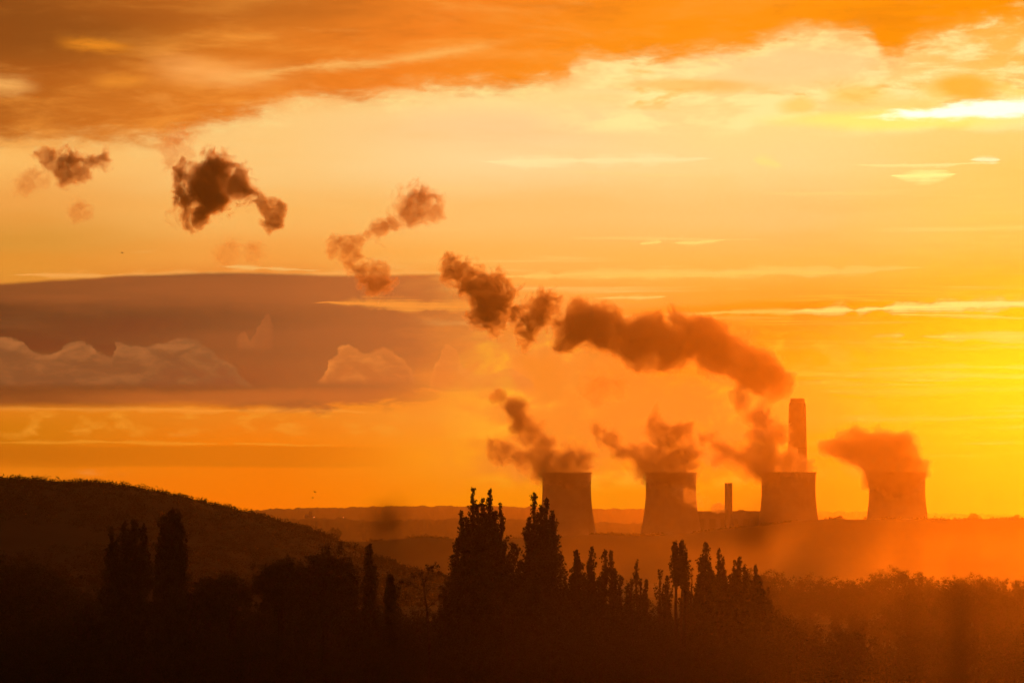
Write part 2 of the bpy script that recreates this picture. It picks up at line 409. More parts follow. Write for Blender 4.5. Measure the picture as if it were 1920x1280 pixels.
M_BARK = mat('bark', (0.06, 0.045, 0.03), 0.9, 3.0)
M_CONC = mat('concrete', (0.30, 0.28, 0.25), 0.85, 0.05, 0.15)
M_STEEL = mat('weathered_steel', (0.09, 0.09, 0.09), 0.85)
M_CLAD = mat('cladding', (0.22, 0.22, 0.22), 0.6, 0.1, 0.15)
M_DARK = mat('dark_opening', (0.05, 0.05, 0.05), 0.6)
M_GLASS = mat('wired_glass', (0.17, 0.17, 0.17), 0.4)
M_BIRD = mat('feathers', (0.03, 0.03, 0.03), 0.8)

def lamp_mat():
    m = bpy.data.materials.new('lamp_glow'); m.use_nodes = True
    b = m.node_tree.nodes['Principled BSDF']
    b.inputs['Emission Color'].default_value = (1, 0.45, 0.1, 1); b.inputs['Emission Strength'].default_value = 6
    return m
M_LAMP = lamp_mat()

# smooth random field for terrain
RNG = np.random.default_rng(7); TAB = RNG.random((256, 256))
def vnoise(x, y):
    x = np.asarray(x, float); y = np.asarray(y, float)
    xi = np.floor(x).astype(int); yi = np.floor(y).astype(int); fx = x - xi; fy = y - yi
    fx = fx * fx * (3 - 2 * fx); fy = fy * fy * (3 - 2 * fy)
    g_ = lambda a, b: TAB[a % 256, b % 256]
    return (g_(xi, yi) * (1 - fx) + g_(xi + 1, yi) * fx) * (1 - fy) + (g_(xi, yi + 1) * (1 - fx) + g_(xi + 1, yi + 1) * fx) * fy
def fbm(x, y, o=4):
    s = 0; a = 0.5
    for i in range(o): s = s + a * (vnoise(x * 2 ** i + 17 * i, y * 2 ** i + 5 * i) - 0.5); a *= 0.55
    return s

# ------------------------------------------------------------------ ground
def gz(x, y):
    y = np.asarray(y, float)
    z = np.interp(y, [-4000, -800, -60, 0, 20, 300, 760, 1500, 5000, 30000], [-60, -25, -2.6, -1.6, -2.4, -14, -34.5, -42.5, -71, -71])
    return z + fbm(np.asarray(x) / 260, y / 260, 3) * np.interp(y, [-100, 0, 60, 400, 1200], [2, 0, 0.4, 1.5, 3])
ys = np.concatenate([np.linspace(-4000, -40, 24), np.linspace(-30, 60, 46), np.geomspace(64, 24000, 190)])
ts = np.linspace(-1, 1, 161); ts = np.sign(ts) * np.abs(ts) ** 1.6
gx = ts[None, :] * (700 + np.abs(ys[:, None]) * 0.7); gy = np.repeat(ys[:, None], len(ts), 1)
gv = np.stack([gx, gy, gz(gx, gy)], -1).reshape(-1, 3)
def gridf(a, b):
    i = np.arange(a - 1)[:, None] * b + np.arange(b - 1)[None, :]
    return np.stack([i, i + 1, i + b + 1, i + b], -1).reshape(-1, 4)
tag(quick_mesh('ground', gv, gridf(len(ys), len(ts)), M_GRASS, None, True), kind='structure')
print('ground')

# ------------------------------------------------------------------ hills
def ridge(name, D, sig, crest, px0, px1, step, lump, lscale, m, nd=36, kind='structure'):
    px = np.arange(px0, px1 + 1, step, dtype=float)
    cy = np.interp(px, [p[0] for p in crest], [p[1] for p in crest])
    dd = np.linspace(-2.6, 2.6, nd) * sig + D
    A, Dm = np.meshgrid(px, dd); CY = np.repeat(cy[None], nd, 0)
    cz = np.array([[P(p, y, D).z for p, y in zip(px, cy)]])
    xw = (A - 960) / FPX * Dm
    base = gz(xw, Dm)
    prof = np.exp(-((Dm - D) / sig) ** 2)
    h = np.maximum(cz - base, 0) * prof
    l = fbm(xw / lscale, Dm / lscale, 4)
    z = base - 3 + (h + 3 * np.minimum(prof * 3, 1)) + l * lump * np.minimum(prof * 2, 1)
    z[0] -= 6; z[-1] -= 6
    return tag(quick_mesh(name, np.stack([xw, Dm, z], -1).reshape(-1, 3), gridf(nd, len(px)), m, None, True), kind=kind)
R1 = [(-700,950),(300,957),(440,958),(520,954),(600,952),(700,950),(800,948),(900,949),(1000,951),(1210,954),(1400,960),(1540,959),(1640,960),(1920,966),(2700,960)]
R2 = [(-700,985),(480,978),(520,974),(560,972),(600,972),(640,973),(700,977),(800,974),(900,973),(1000,976),(1100,979),(1210,980),(1500,984),(2700,984)]
R4 = [(-700,1025),(500,1016),(600,1011),(660,1013),(700,1014),(760,1008),(800,1006),(860,1012),(1000,1008),(1110,1001),(1200,1003),(1290,1000),(1430,984),(1500,976),(1560,973),(1640,973),(1740,974),(1920,972),(2700,972)]
HL = [(-900,915),(-500,900),(-200,893),(0,897),(60,899),(120,902),(200,908),(260,916),(330,931),(400,948),(440,957),(500,972),(560,988),(600,1001),(650,1020),(700,1044),(780,1072),(900,1100),(1100,1125)]
ridge('hill_skyline', 12500, 600, R1, -700, 2700, 2.5, 15, 17, M_HILL)
ridge('hill_middle', 8200, 420, R2, -700, 2700, 3, 13, 14, M_HILL)
ridge('hill_near', 4150, 170, R4, -700, 2700, 4, 3, 40, M_HILL)
ridge('hill_wooded', 2500, 330, HL, -900, 1100, 5, 3, 60, M_HILL)
def hill_z(x, y):
    cy = np.interp(x / y * FPX + 960, [p[0] for p in HL], [p[1] for p in HL])
    cz = -(cy - 960) / FPX * 2500
    b = gz(x, y); return b + np.maximum(cz - b, 0) * np.exp(-((y - 2500) / 330) ** 2)

# ------------------------------------------------------------------ leaves
def leaf_quads(rng, c, size, up=0.0):
    """rhombic leaves at the centres c (n,3)"""
    n = len(c); a = rng.normal(size=(n, 3)); a[:, 2] += up; a /= np.linalg.norm(a, axis=1)[:, None]
    b = rng.normal(size=(n, 3)); b -= a * (a * b).sum(1)[:, None]; b /= np.linalg.norm(b, axis=1)[:, None]
    s = (size * rng.uniform(0.6, 1.4, n))[:, None]
    v = np.stack([c - a * s, c + b * s * 0.62, c + a * s, c - b * s * 0.62], 1).reshape(-1, 3)
    return v, np.arange(4 * n).reshape(-1, 4)

# wooded cover of the hill: one far-off mass
rng = np.random.default_rng(3)
n = 6800
py_ = rng.uniform(2080, 2660, n); px_ = rng.uniform(-700, 900, n)
x_ = (px_ - 960) / FPX * py_; z_ = hill_z(x_, py_)
keep = (vnoise(x_ / 90, py_ / 90) > 0.22)
x_, py_, z_ = x_[keep], py_[keep], z_[keep]
R_ = rng.uniform(2.4, 6.0, len(x_))
k = 96
dirs = rng.normal(size=(len(x_), k, 3)); dirs /= np.linalg.norm(dirs, axis=2)[:, :, None]; dirs[:, :, 2] = np.abs(dirs[:, :, 2]) * 0.9
rr = rng.uniform(0.55, 1.05, (len(x_), k))
cen = np.stack([x_, py_, z_ - 2.0], -1)[:, None, :] + dirs * (rr * R_[:, None])[:, :, None]
v, f = leaf_quads(rng, cen.reshape(-1, 3), 0.45)
tag(quick_mesh('hill_wood', v, f, M_FARLEAF), 'dark wood covering the round hill at the left, its canopy ragged along the crest', 'woodland', kind='stuff')
print('hill')

# ------------------------------------------------------------------ power station
def tower_profile(px):
    # radius (fraction of the top radius) down the shell from rim to ground
    return [(0.0,1.0),(0.06,0.985),(0.14,0.975),(0.25,0.985),(0.4,1.05),(0.55,1.16),(0.7,1.30),(0.85,1.47),(0.94,1.58)]
def cooling_tower(cx, top, halfpx, D, label):
    p = P(cx, top, D); gzv = float(gz(p.x, D)); H = p.z - gzv; r0 = halfpx * D / FPX
    t = empty('cooling_tower', (p.x, D, gzv), label, 'cooling tower', 'concrete cooling towers of the power station')
    pr = tower_profile(0); out = []
    fr = [q[0] for q in pr]; rr = [q[1] for q in pr]
    zs = np.linspace(0.0, 0.94, 40); rad = np.interp(zs, fr, rr); rad = np.convolve(np.pad(rad, 2, 'edge'), np.ones(5) / 5, 'valid')
    shell = [(r0 * r, H * (1 - z)) for z, r in zip(zs, rad)]
    inner = [(r0 * r - 0.8, H * (1 - z)) for z, r in zip(zs, rad)][::-1]
    m = MB(); m.lathe(shell + inner, 96, True); m.obj('shell', M_CONC, t, True)
    m = MB(); m.lathe([(r0 * rad[0] + 0.02, H - 1.6), (r0 * rad[0] + 0.7, H - 1.5), (r0 * rad[0] + 0.7, H + 0.1), (r0 * rad[0] - 1.0, H + 0.1), (r0 * rad[0] - 1.0, H - 0.1)], 96); m.obj('rim', M_CONC, t, True)
    m = MB(); rb = shell[-1][0]; zb = shell[-1][1]; rg = rb * 1.05
    for j in range(36):
        a0 = 2 * math.pi * j / 36
        for s in (-1, 1):
            a1 = a0 + s * math.pi / 36
            m.tube([(rg * math.cos(a0), rg * math.sin(a0), 0), (rb * math.cos(a1), rb * math.sin(a1), zb + 0.3)], [0.55, 0.5], 6)
    m.obj('raking_columns', M_CONC, t)
    m = MB(); m.lathe([(rg + 3, -0.5), (rg + 3, 1.2), (rg + 2.2, 1.2), (rg + 2.2, 0.3), (0.1, 0.3)], 64); m.obj('basin', M_CONC, t)
    return t
cooling_tower(1062.5, 885, 46.5, 5000, 'pale brown cooling tower farthest left in the row, half behind the tall poplar tips')
cooling_tower(1258, 885, 48, 4860, 'second cooling tower from the left, small white steam cloud drifting across its right side')
cooling_tower(1478.5, 885, 51.5, 4560, 'cooling tower with the tall chimney standing up behind it')
cooling_tower(1682, 885, 53.5, 4420, 'orange lit cooling tower at the right end of the row, steam bending over its rim')

def chimney():
    D = 5120; p = P(1495, 748, D); g0 = float(gz(p.x, D)); H = p.z - g0; k = D / FPX
    t = empty('tall_chimney', (p.x, D, g0), 'very tall concrete chimney with stepped narrower cap, behind the third cooling tower', 'chimney')
    prof = [(26 * k, 0), (21.5 * k, H * 0.35), (18.2 * k, H * 0.60), (16.4 * k, H * 0.9), (15.9 * k, H - 9 * k), (15.4 * k, H - 8.6 * k)]
    m = MB(); m.lathe(prof, 48); m.obj('shaft', M_CONC, t, True)
    m = MB(); r = 13.6 * k; m.lathe([(15.35 * k, H - 8.8 * k), (r, H - 6.0 * k), (r, H), (r - 0.8, H), (r - 0.8, H - 5)], 48); m.obj('cap', M_CONC, t)
    for a in (0.4, 1.97, 3.54, 5.11):
        m = MB(); m.tube([(5.5 * math.cos(a), 5.5 * math.sin(a), H - 6), (5.5 * math.cos(a), 5.5 * math.sin(a), H + 0.9)], [2.6, 2.6], 16); m.obj('flue', M_CONC, t)
    for zz in (0.45, 0.72):
        rr_ = float(np.interp(zz * H, [q[1] for q in prof], [q[0] for q in prof]))
        m = MB(); m.lathe([(rr_, H * zz), (rr_ + 1.0, H * zz), (rr_ + 1.0, H * zz + 0.4), (rr_, H * zz + 0.4)], 48); m.obj('gallery', M_STEEL, t)
chimney()
def stack():
    D = 4800; k = D / FPX; p = P(1366, 905, D); g0 = float(gz(p.x, D)); H = p.z - g0
    t = empty('short_stack', (p.x, D, g0), 'short slim stack rising from the roof line between two cooling towers', 'chimney')
    m = MB(); m.lathe([(9 * k, 0), (7.4 * k, H * 0.6), (7.1 * k, H - 1.2)], 32); m.obj('shaft', M_CONC, t, True)
    m = MB(); m.lathe([(7.1 * k, H - 1.2), (7.4 * k, H - 1.2), (7.4 * k, H), (6.2 * k, H), (6.2 * k, H - 4)], 32); m.obj('cap', M_CONC, t)
stack()
def hall():
    D = 4920; a = P(1262, 957.5, D); b = P(1452, 957.5, D); g0 = float(gz((a.x + b.x) / 2, D)); H = a.z - g0
    cx = (a.x + b.x) / 2; w = (b.x - a.x) / 2; dp = 38
    t = empty('boiler_house', (cx, D, g0), 'long flat roofed boiler house between the second and third cooling towers', 'building')
    m = MB(); m.box((-w, 0, 0), (w, dp * 2, H - 1.5)); m.obj('wall', M_CLAD, t)
    m = MB(); m.box((-w - 0.8, -0.8, H - 1.5), (w + 0.8, dp * 2 + 0.8, H)); 
    m.box((-w * .7, 20, H), (-w * .55, 30, H + 1.6)); m.box((w * .3, 12, H), (w * .42, 26, H + 1.2)); m.box((-w * .1, 30, H), (w * .02, 40, H + 1.4))
    m.obj('roof', M_CLAD, t)
    for i in range(9):
        m = MB(); x = -w + (i + 0.5) * 2 * w / 9; m.box((x - 3.6, -0.25, H * 0.32), (x + 3.6, 0.1, H * 0.88)); m.obj('window', M_GLASS, t)
    m = MB(); m.box((-w - 6, -40, 0), (w + 12, -0.003, H * 0.42)); m.obj('turbine_hall', M_CLAD, t)
hall()

# ------------------------------------------------------------------ steam
def steam_material(name, blobs, dens, nscale, namp, g_an, edge, col, detail, off=0.12):
    m = bpy.data.materials.new(name); m.use_nodes = True; m.node_tree.nodes.clear(); t = NT(m.node_tree)
    tc = t.n.new('ShaderNodeTexCoord'); pos = tc.outputs['Object']
    wq = t.noise(pos, 1 / (nscale * 1.3), 2.0, 0.5, 2.0, color=True)
    warp = t.vm('MULTIPLY', t.vm('SUBTRACT', wq, (0.5, 0.5, 0.5)), (nscale * 1.5,) * 3)
    pos2 = t.vm('ADD', pos, warp)
    f = None
    for (x, y, z, r) in blobs:
        d = t.vm('DISTANCE', pos2, (x, y, z))
        e = t.mad(d, -1 / r, 1.0)
        f = e if f is None else t.m('SMOOTH_MAX', f, e, 0.12)
    nn = t.noise(pos2, 1 / (nscale * 0.75), detail, 0.66, 2.15, 0.6)
    h = t.mad(nn, namp * 2.1, t.add(f, -namp * 1.05 - off))
    dn = t.ss(h, 0.0, edge, 0.0, dens)
    pv = t.n.new('ShaderNodeVolumePrincipled')
    pv.inputs['Color'].default_value = (*col, 1); pv.inputs['Anisotropy'].default_value = g_an
    t.l.new(dn, pv.inputs['Density']); m.cycles.volume_step_rate = 0.35
    out = t.n.new('ShaderNodeOutputMaterial'); t.l.new(pv.outputs[0], out.inputs['Volume'])
    return m
def ico(center, r):
    import bmesh
    bm = bmesh.new(); bmesh.ops.create_icosphere(bm, subdivisions=2, radius=r)
    v = np.array([tuple(q.co) for q in bm.verts]) + np.array(center); f = [[q.index for q in fc.verts] for fc in bm.faces]
    bm.free(); return v, f
def steam(name, label, cat, D, px, dens=0.05, nscale=None, namp=0.9, g_an=0.7, edge=0.3, group=None, seed=0, depth=0.35, detail=5.0, col=(0.92, 0.86, 0.78), off=0.12):
    dens *= 2.6
    rnd = random.Random(seed)
    k = D / FPX; o = P(px[0][0], px[0][1], D); bl = []
    for q in px:
        p = P(q[0], q[1], D) - o; r = q[2] * k
        bl.append((p.x, p.y + rnd.uniform(-depth, depth) * r, p.z, r * 1.5))
    if nscale is None: nscale = 0.85 * float(np.mean([b[3] for b in bl]))
    m = steam_material(name, bl, dens, nscale, namp, g_an, edge, col, detail, off)
    grow = 1.3 + 0.12 * namp
    mb = MB()
    for b in bl:
        v, f = ico(b[:3], b[3] * 1.12 + nscale * 0.42); mb.put(v, f)
    ob = mb.obj(name, m, None, loc=o)
    rm = ob.modifiers.new('r', 'REMESH'); rm.mode = 'VOXEL'; rm.voxel_size = max(1.2, min(b[3] for b in bl) * 0.28)
    dg = bpy.context.evaluated_depsgraph_get(); me = bpy.data.meshes.new_from_object(ob.evaluated_get(dg))
    ob.modifiers.clear(); ob.data = me; me.name = name
    if not me.materials: me.materials.append(m)
    return tag(ob, label, cat, group)
steam('steam_plume', 'long dark lumpy plume leaning up and left from the tall chimney top', 'steam plume', 4950,
  [(1462,715,24),(1435,700,32),(1402,684,34),(1374,652,28),(1345,662,38),(1322,620,24),(1305,640,38),(1280,602,24),(1258,650,36),(1222,630,34),(1195,650,32),(1160,628,36),(1125,618,38),(1090,606,34),(1070,628,28)], 0.05, namp=0.8, seed=1, edge=0.25)
steam('steam_cloud', 'ragged narrow cloud just left of the long chimney plume', 'steam cloud', 4950,
  [(1022,570,24),(1006,592,26),(992,618,20),(982,642,13),(1040,558,13),(1046,600,13)], 0.0665, namp=1.59, edge=0.45, off=0.17, seed=2, group='drifting steam clouds')
steam('steam_cloud', 'dark tapering cloud piece at the upper left end of the chimney plume', 'steam cloud', 4950,
  [(846,490,16),(860,508,20),(885,532,28),(915,550,34),(940,565,26),(912,586,28),(925,612,18),(958,545,18),(968,590,16)], 0.0760, namp=1.45, edge=0.45, off=0.17, seed=3, group='drifting steam clouds')
steam('steam_cloud', 'small orange brown puff above and right of a dark wisp trailing down left', 'steam cloud', 4900,
  [(788,382,32),(765,394,24),(742,414,22),(716,426,20),(695,434,14),(815,396,18)], 0.0304, namp=1.59, edge=0.45, off=0.17, seed=4, group='drifting steam clouds', nscale=20)
steam('steam_cloud', 'torn brown wisps above the right end of the violet cloud bank', 'steam cloud', 4900,
  [(632,456,15),(652,460,20),(674,456,14),(662,485,18),(678,505,20),(702,520,26),(722,528,18)], 0.0380, namp=1.59, edge=0.45, off=0.17, seed=5, group='drifting steam clouds', nscale=18)
steam('steam_cloud', 'largest and darkest ragged cloud high at the left, with a tail to the right', 'steam cloud', 4900,
  [(405,326,36),(378,350,34),(400,372,32),(352,375,24),(338,350,18),(345,395,20),(385,400,24),(442,345,26),(468,360,22),(486,384,20),(512,402,19),(338,322,14)], 0.0760, namp=1.45, edge=0.45, off=0.17, seed=6, group='drifting steam clouds', nscale=24)
steam('steam_cloud', 'dark winged cloud nearest the upper left corner', 'steam cloud', 4900,
  [(132,312,28),(108,304,19),(88,292,14),(152,322,18),(174,304,17),(194,296,15),(70,288,10)], 0.0456, namp=1.67, edge=0.45, off=0.17, seed=7, group='drifting steam clouds', nscale=17)
steam('steam_cloud', 'faint smudge of cloud below left of the dark winged cloud', 'steam cloud', 4900,
  [(64,334,20),(44,346,17),(84,338,12)], 0.0128, namp=1.74, edge=0.45, off=0.17, seed=8, group='drifting steam clouds', nscale=15)
steam('steam_cloud', 'tiny faint puff below the dark winged cloud', 'steam cloud', 4900,
  [(150,394,18),(162,400,12)], 0.0144, namp=1.74, edge=0.45, off=0.17, seed=9, group='drifting steam clouds', nscale=12)
steam('steam_cloud', 'thin pale orange puff above the largest ragged cloud', 'steam cloud', 4900,
  [(330,272,26),(345,252,18),(322,300,18),(352,288,14)], 0.0096, namp=1.74, edge=0.45, off=0.17, seed=10, group='drifting steam clouds', nscale=16)
steam('steam_cloud', 'faint low puff under the largest ragged cloud', 'steam cloud', 4900,
  [(434,470,22),(415,476,16),(474,468,20)], 0.0080, namp=1.74, edge=0.45, off=0.17, seed=11, group='drifting steam clouds', nscale=15)
steam('steam_cloud', 'faint reddish puff between the long plume and the cooling tower steam', 'steam cloud', 4900,
  [(1128,728,26),(1105,730,18),(1154,724,22)], 0.0096, namp=1.45, edge=0.45, off=0.17, seed=12, group='drifting steam clouds', nscale=18)
G2 = 'steam rising from the cooling towers'
steam('tower_steam', 'forked brown steam blowing left off the farthest left cooling tower', 'steam plume', 4966,
  [(1085,872,26),(1092,852,20),(1060,870,30),(1036,876,28),(1012,866,26),(982,856,24),(952,849,22),(932,845,16),(1018,832,20),(1000,810,24),(980,786,23),(960,764,20),(936,742,15),(1030,888,15),(1048,884,17)], 0.045, namp=1.15, group=G2, seed=20, edge=0.5, nscale=26)
steam('tower_steam', 'steam over the second cooling tower, one arm flat to the left and one rising', 'steam plume', 4826,
  [(1284,870,26),(1288,846,26),(1262,868,30),(1250,836,30),(1236,806,24),(1232,784,16),(1278,815,24),(1230,874,28),(1202,864,24),(1174,846,22),(1148,826,20),(1126,806,15),(1222,888,16)], 0.052, namp=1.15, group=G2, seed=21, edge=0.5, nscale=26)
steam('tower_steam', 'broad orange steam spreading left from the cooling tower in front of the tall chimney', 'steam plume', 4540,
  [(1503,876,20),(1470,870,28),(1435,866,30),(1400,854,28),(1368,842,24),(1336,826,18),(1452,822,28),(1436,790,26),(1414,768,22),(1392,752,16),(1362,866,16),(1420,820,20),(1442,888,17)], 0.046, namp=1.15, group=G2, seed=22, edge=0.5, nscale=28)
steam('tower_steam', 'dense orange steam bending left over the right end cooling tower like a hood', 'steam plume', 4390,
  [(1716,888,22),(1708,870,28),(1690,850,34),(1658,842,36),(1625,838,34),(1594,836,30),(1568,840,22),(1640,880,28),(1680,886,32),(1610,822,26),(1644,892,17)], 0.06, namp=0.6, group=G2, seed=23, edge=0.4, nscale=26)
steam('steam_jet', 'small bright curling steam in front of the second cooling tower', 'steam plume', 4700,
  [(1284,925,15),(1297,932,15),(1310,940,13),(1270,918,12),(1322,947,9)], 0.012, namp=1.4, g_an=0.78, seed=26, edge=0.6, nscale=8, col=(1, 1, 1))
steam('steam_jet', 'tiny dark steam tuft beside the base of the short stack', 'steam plume', 4790,
  [(1350,950,8),(1341,952,7),(1357,953,5)], 0.06, namp=0.9, seed=25, nscale=7)
print('steam')

# ------------------------------------------------------------------ trees
def branch_path(rng, a, b, sag=0.08, n=5):
    a = np.array(a, float); b = np.array(b, float); L = np.linalg.norm(b - a)
    t = np.linspace(0, 1, n)[:, None]
    mid = rng.normal(size=3) * L * sag
    return a + (b - a) * t + mid * (4 * t * (1 - t)) * 0.5 + rng.normal(size=(n, 3)) * L * 0.015
def poplar_mesh(rng, H, W, stems, dens=1.0, leaf=0.26, bare=0.0, low=0.10):
    """upright tree: every stem is (x offset, height fraction, half width fraction)"""
    wood = MB(); pts = []
    for (sx_, hf, wf) in stems:
        h = H * hf; hw = W * wf * 1.9; yo = rng.uniform(-0.4, 0.4) * hw
        base = np.array([sx_ * 0.35, yo * 0.4, 0.0]); top = np.array([sx_, yo, h])
        ts_ = np.linspace(0, 1, 12)
        path = base + (top - base) * np.stack([np.minimum(ts_ * 1.7, 1), np.minimum(ts_ * 1.7, 1), ts_], -1)
        path[1:-1, :2] += rng.normal(size=(10, 2)) * 0.12
        wood.tube(path, list(0.018 * h * (1 - ts_) ** 0.8 + 0.03), 6)
        nb = int(h * 6 * dens)
        for i in range(nb):
            t = low + (1 - low) * (i + rng.random()) / nb
            t = min(t, 0.985)
            env = hw * (np.interp(t, [0, 0.12, 0.35, 0.6, 0.75, 0.86, 0.94, 1.0], [0.6, 0.85, 1.0, 0.84, 0.62, 0.44, 0.27, 0.05])) * rng.uniform(0.2, 1.2)
            az = rng.uniform(0, 2 * math.pi); env *= 0.85 + 0.3 * math.sin(az * 2 + t * 9 + sx_) ; p0 = np.array([np.interp(t, ts_, path[:, 0]), np.interp(t, ts_, path[:, 1]), t * h])
            rise = env * rng.uniform(1.6, 3.2) + 0.3
            if p0[2] + rise > h * 1.01:
                fq = max((h * rng.uniform(0.97, 1.02) - p0[2]) / rise, 0.12); rise *= fq; env *= 0.35 + 0.65 * fq
            p1 = p0 + np.array([env * math.cos(az), env * math.sin(az), rise])
            bp = branch_path(rng, p0, p1, 0.10, 4)
            wood.tube(bp, [0.05, 0.035, 0.022, 0.01], 3, False)
            if rng.random() < bare: continue
            L = np.linalg.norm(p1 - p0); nl = int((3 + 11 * L) * dens)
            q = rng.beta(1.9, 1.0, nl)[:, None]
            c_ = p0 + (p1 - p0) * q
            cl = rng.normal(size=(nl, 3)) * (0.06 + 0.065 * L ** 0.5)
            pts.append(c_ + cl)
    v, f = leaf_quads(rng, np.concatenate(pts), leaf, 0.6)
    return wood, v, f
def broad_mesh(rng, H, W, clumps=46, per=60, leaf=0.3, bare=0.0, trunk=0.3, full=False):
    wood = MB(); pts = []
    cz_, rz_ = (1 - W / H, W / H) if full == 'dome' else (0.50, 0.46) if full else (0.60, 0.40)
    zt = H * (cz_ - rz_ * 0.6 if full == 'dome' else trunk); ctr = np.array([0, 0, H * cz_])
    wood.tube([(0, 0, 0), (0.1, 0, zt * 0.5), (0, 0.1, zt), (0.1, 0, H * 0.6)], [0.035 * H, 0.028 * H, 0.024 * H, 0.012 * H], 7)
    nl = 8; limbs = []
    for i in range(nl):
        a = 2 * math.pi * (i + rng.uniform(-.3, .3)) / nl; e = rng.uniform(0.25, 0.95)
        tip = ctr + np.array([math.cos(a) * W * 0.62 * math.cos(e), math.sin(a) * W * 0.62 * math.cos(e), H * 0.9 * rz_ * math.sin(e)])
        bp = branch_path(rng, (0, 0, zt * rng.uniform(0.85, 1.1 if full == 'dome' else 1.5)), tip, 0.2, 6); wood.tube(bp, list(np.linspace(0.013 * H, 0.004 * H, 6)), 5); limbs.append(bp)
    limbs.append(branch_path(rng, (0, 0, zt), (0.2, 0, H * 0.85), 0.1, 6))
    for i in range(clumps):
        d = rng.normal(size=3); d /= np.linalg.norm(d); d[2] = d[2] if full else abs(d[2]) * 1.05 - 0.32
        r = rng.uniform(0.62, 1.0); c_ = ctr + d * np.array([W, W, H * rz_]) * r
        lb = limbs[rng.integers(len(limbs))]; s0 = lb[rng.integers(2, 6)]
        wood.tube(branch_path(rng, s0, c_, 0.12, 4), [0.006 * H, 0.004 * H, 0.003 * H, 0.0015 * H], 4, False)
        for _ in range(3):
            wood.tube(branch_path(rng, c_, c_ + rng.normal(size=3) * W * 0.16 + (0, 0, W * 0.1), 0.1, 3), [0.002 * H, 0.0015 * H, 0.0008 * H], 3, False)
        if rng.random() < bare: continue
        cr = W * (rng.uniform(0.17, 0.3) if full else rng.uniform(0.13, 0.24))
        sub = rng.normal(size=(7, 3)) * cr * 0.7
        pts.append(c_ + sub[rng.integers(0, 7, per)] + rng.normal(size=(per, 3)) * cr * (0.26 if full else 0.3))
    v, f = leaf_quads(rng, np.concatenate(pts), leaf, 0.0)
    return wood, v, f
def plant(px, top, D, kind, label, cat='tree', group=None, **kw):
    """a tree rooted on the ground at distance D whose tip is seen at (px, top); lengths in kw are pixels"""
    p = P(px, top, D); g0 = float(gz(p.x, D)); H = p.z - g0 + 0.1; k = D / FPX
    rng = np.random.default_rng(int(px * 7 + top))
    if kind == 'poplar':
        st = [(a * k, (P(px, b, D).z - g0) / H, w * k) for a, b, w in kw['stems']]
        wd, v, f = poplar_mesh(rng, H, 1.0, st, kw.get('dens', 1.0), kw.get('leaf', 0.21), kw.get('bare', 0.0), kw.get('low', 0.1))
    else:
        wd, v, f = broad_mesh(rng, H, kw['w'] * k, kw.get('clumps', 46), kw.get('per', 60), kw.get('leaf', 0.3), kw.get('bare', 0.0), kw.get('trunk', 0.3), kw.get('full', False))
    t = empty('poplar_tree' if kind == 'poplar' else kw.get('name', 'broadleaf_tree'), (p.x, D, g0 - 0.1), label, cat, group)
    wd.obj('trunk', M_BARK, t)
    quick_mesh('crown', v, f, M_LEAF, t)
    return t
GP = 'tall poplars rising out of the dark wood'
plant(240, 975, 740, 'poplar', 'wide dark poplar with several blunt tips, left one of the pair before the round hill', group=GP, stems=[(-32, 992, 12), (-8, 980, 13), (10, 973, 13), (28, 986, 12), (-24, 1020, 14), (22, 1030, 14)], dens=1.1)
plant(321, 957, 730, 'poplar', 'dense blunt topped poplar, right one of the pair before the round hill', group=GP, stems=[(-12, 968, 13), (2, 957, 14), (14, 960, 13), (-17, 1010, 13), (15, 1010, 13), (-24, 1055, 11)], dens=1.2)
plant(900, 915, 720, 'poplar', 'tallest and broadest poplar in the middle, sparse forked tips against the sky', group=GP, stems=[(-13, 914, 9), (4, 932, 8), (18, 918, 10), (-36, 958, 10), (38, 944, 9), (-22, 985, 20), (10, 960, 22), (30, 985, 18), (-42, 1010, 14), (44, 1020, 10), (-4, 948, 14), (28, 962, 14), (-26, 972, 14), (-12, 1040, 24), (24, 1040, 22), (0, 985, 22)], dens=0.85)
plant(1012, 924, 725, 'poplar', 'two tipped poplar overlapping the left edge of the farthest left cooling tower', group=GP, stems=[(-10, 922, 9), (14, 934, 9), (24, 958, 10), (-20, 970, 14), (8, 975, 20), (-8, 1020, 26), (26, 1040, 18), (2, 948, 12), (20, 985, 16), (-16, 1000, 14)], dens=0.9)
plant(962, 1018, 735, 'poplar', 'shorter poplar filling the gap between the two tallest middle poplars', group=GP, stems=[(0, 1018, 13), (-12, 1045, 12), (14, 1050, 12)], dens=0.9)
plant(848, 1085, 738, 'poplar', 'low shaggy poplar leaning against the left foot of the tallest middle poplar', group=GP, stems=[(4, 1075, 14), (-14, 1110, 14), (14, 1060, 12)], dens=0.9)
plant(693, 1023, 760, 'poplar', 'slender spire shaped poplar standing alone between oak and bare tree', group=GP, stems=[(0, 1021, 8), (-2, 1046, 9), (3, 1062, 10)], dens=1.5, leaf=0.22)
plant(731, 1078, 765, 'poplar', 'small round headed column tree left of the bare tree', group=GP, stems=[(-2, 1080, 6), (2, 1079, 6), (0, 1090, 7)], dens=2.0, leaf=0.22, low=0.3)
plant(655, 1062, 775, 'poplar', 'thin low spire just left of the slender spire poplar', group=GP, stems=[(0, 1060, 8), (8, 1085, 8)], dens=1.0)
plant(1081, 1033, 790, 'poplar', 'leafy poplar with blunt tip, first right of the tallest pair', group=GP, stems=[(0, 1032, 11), (4, 1050, 12), (-8, 1080, 12)], dens=1.1)
plant(1109, 1026, 800, 'poplar', 'narrow pencil thin poplar, second right of the tallest pair', group=GP, stems=[(0, 1024, 8), (-4, 1050, 8), (4, 1085, 10)], dens=0.9)
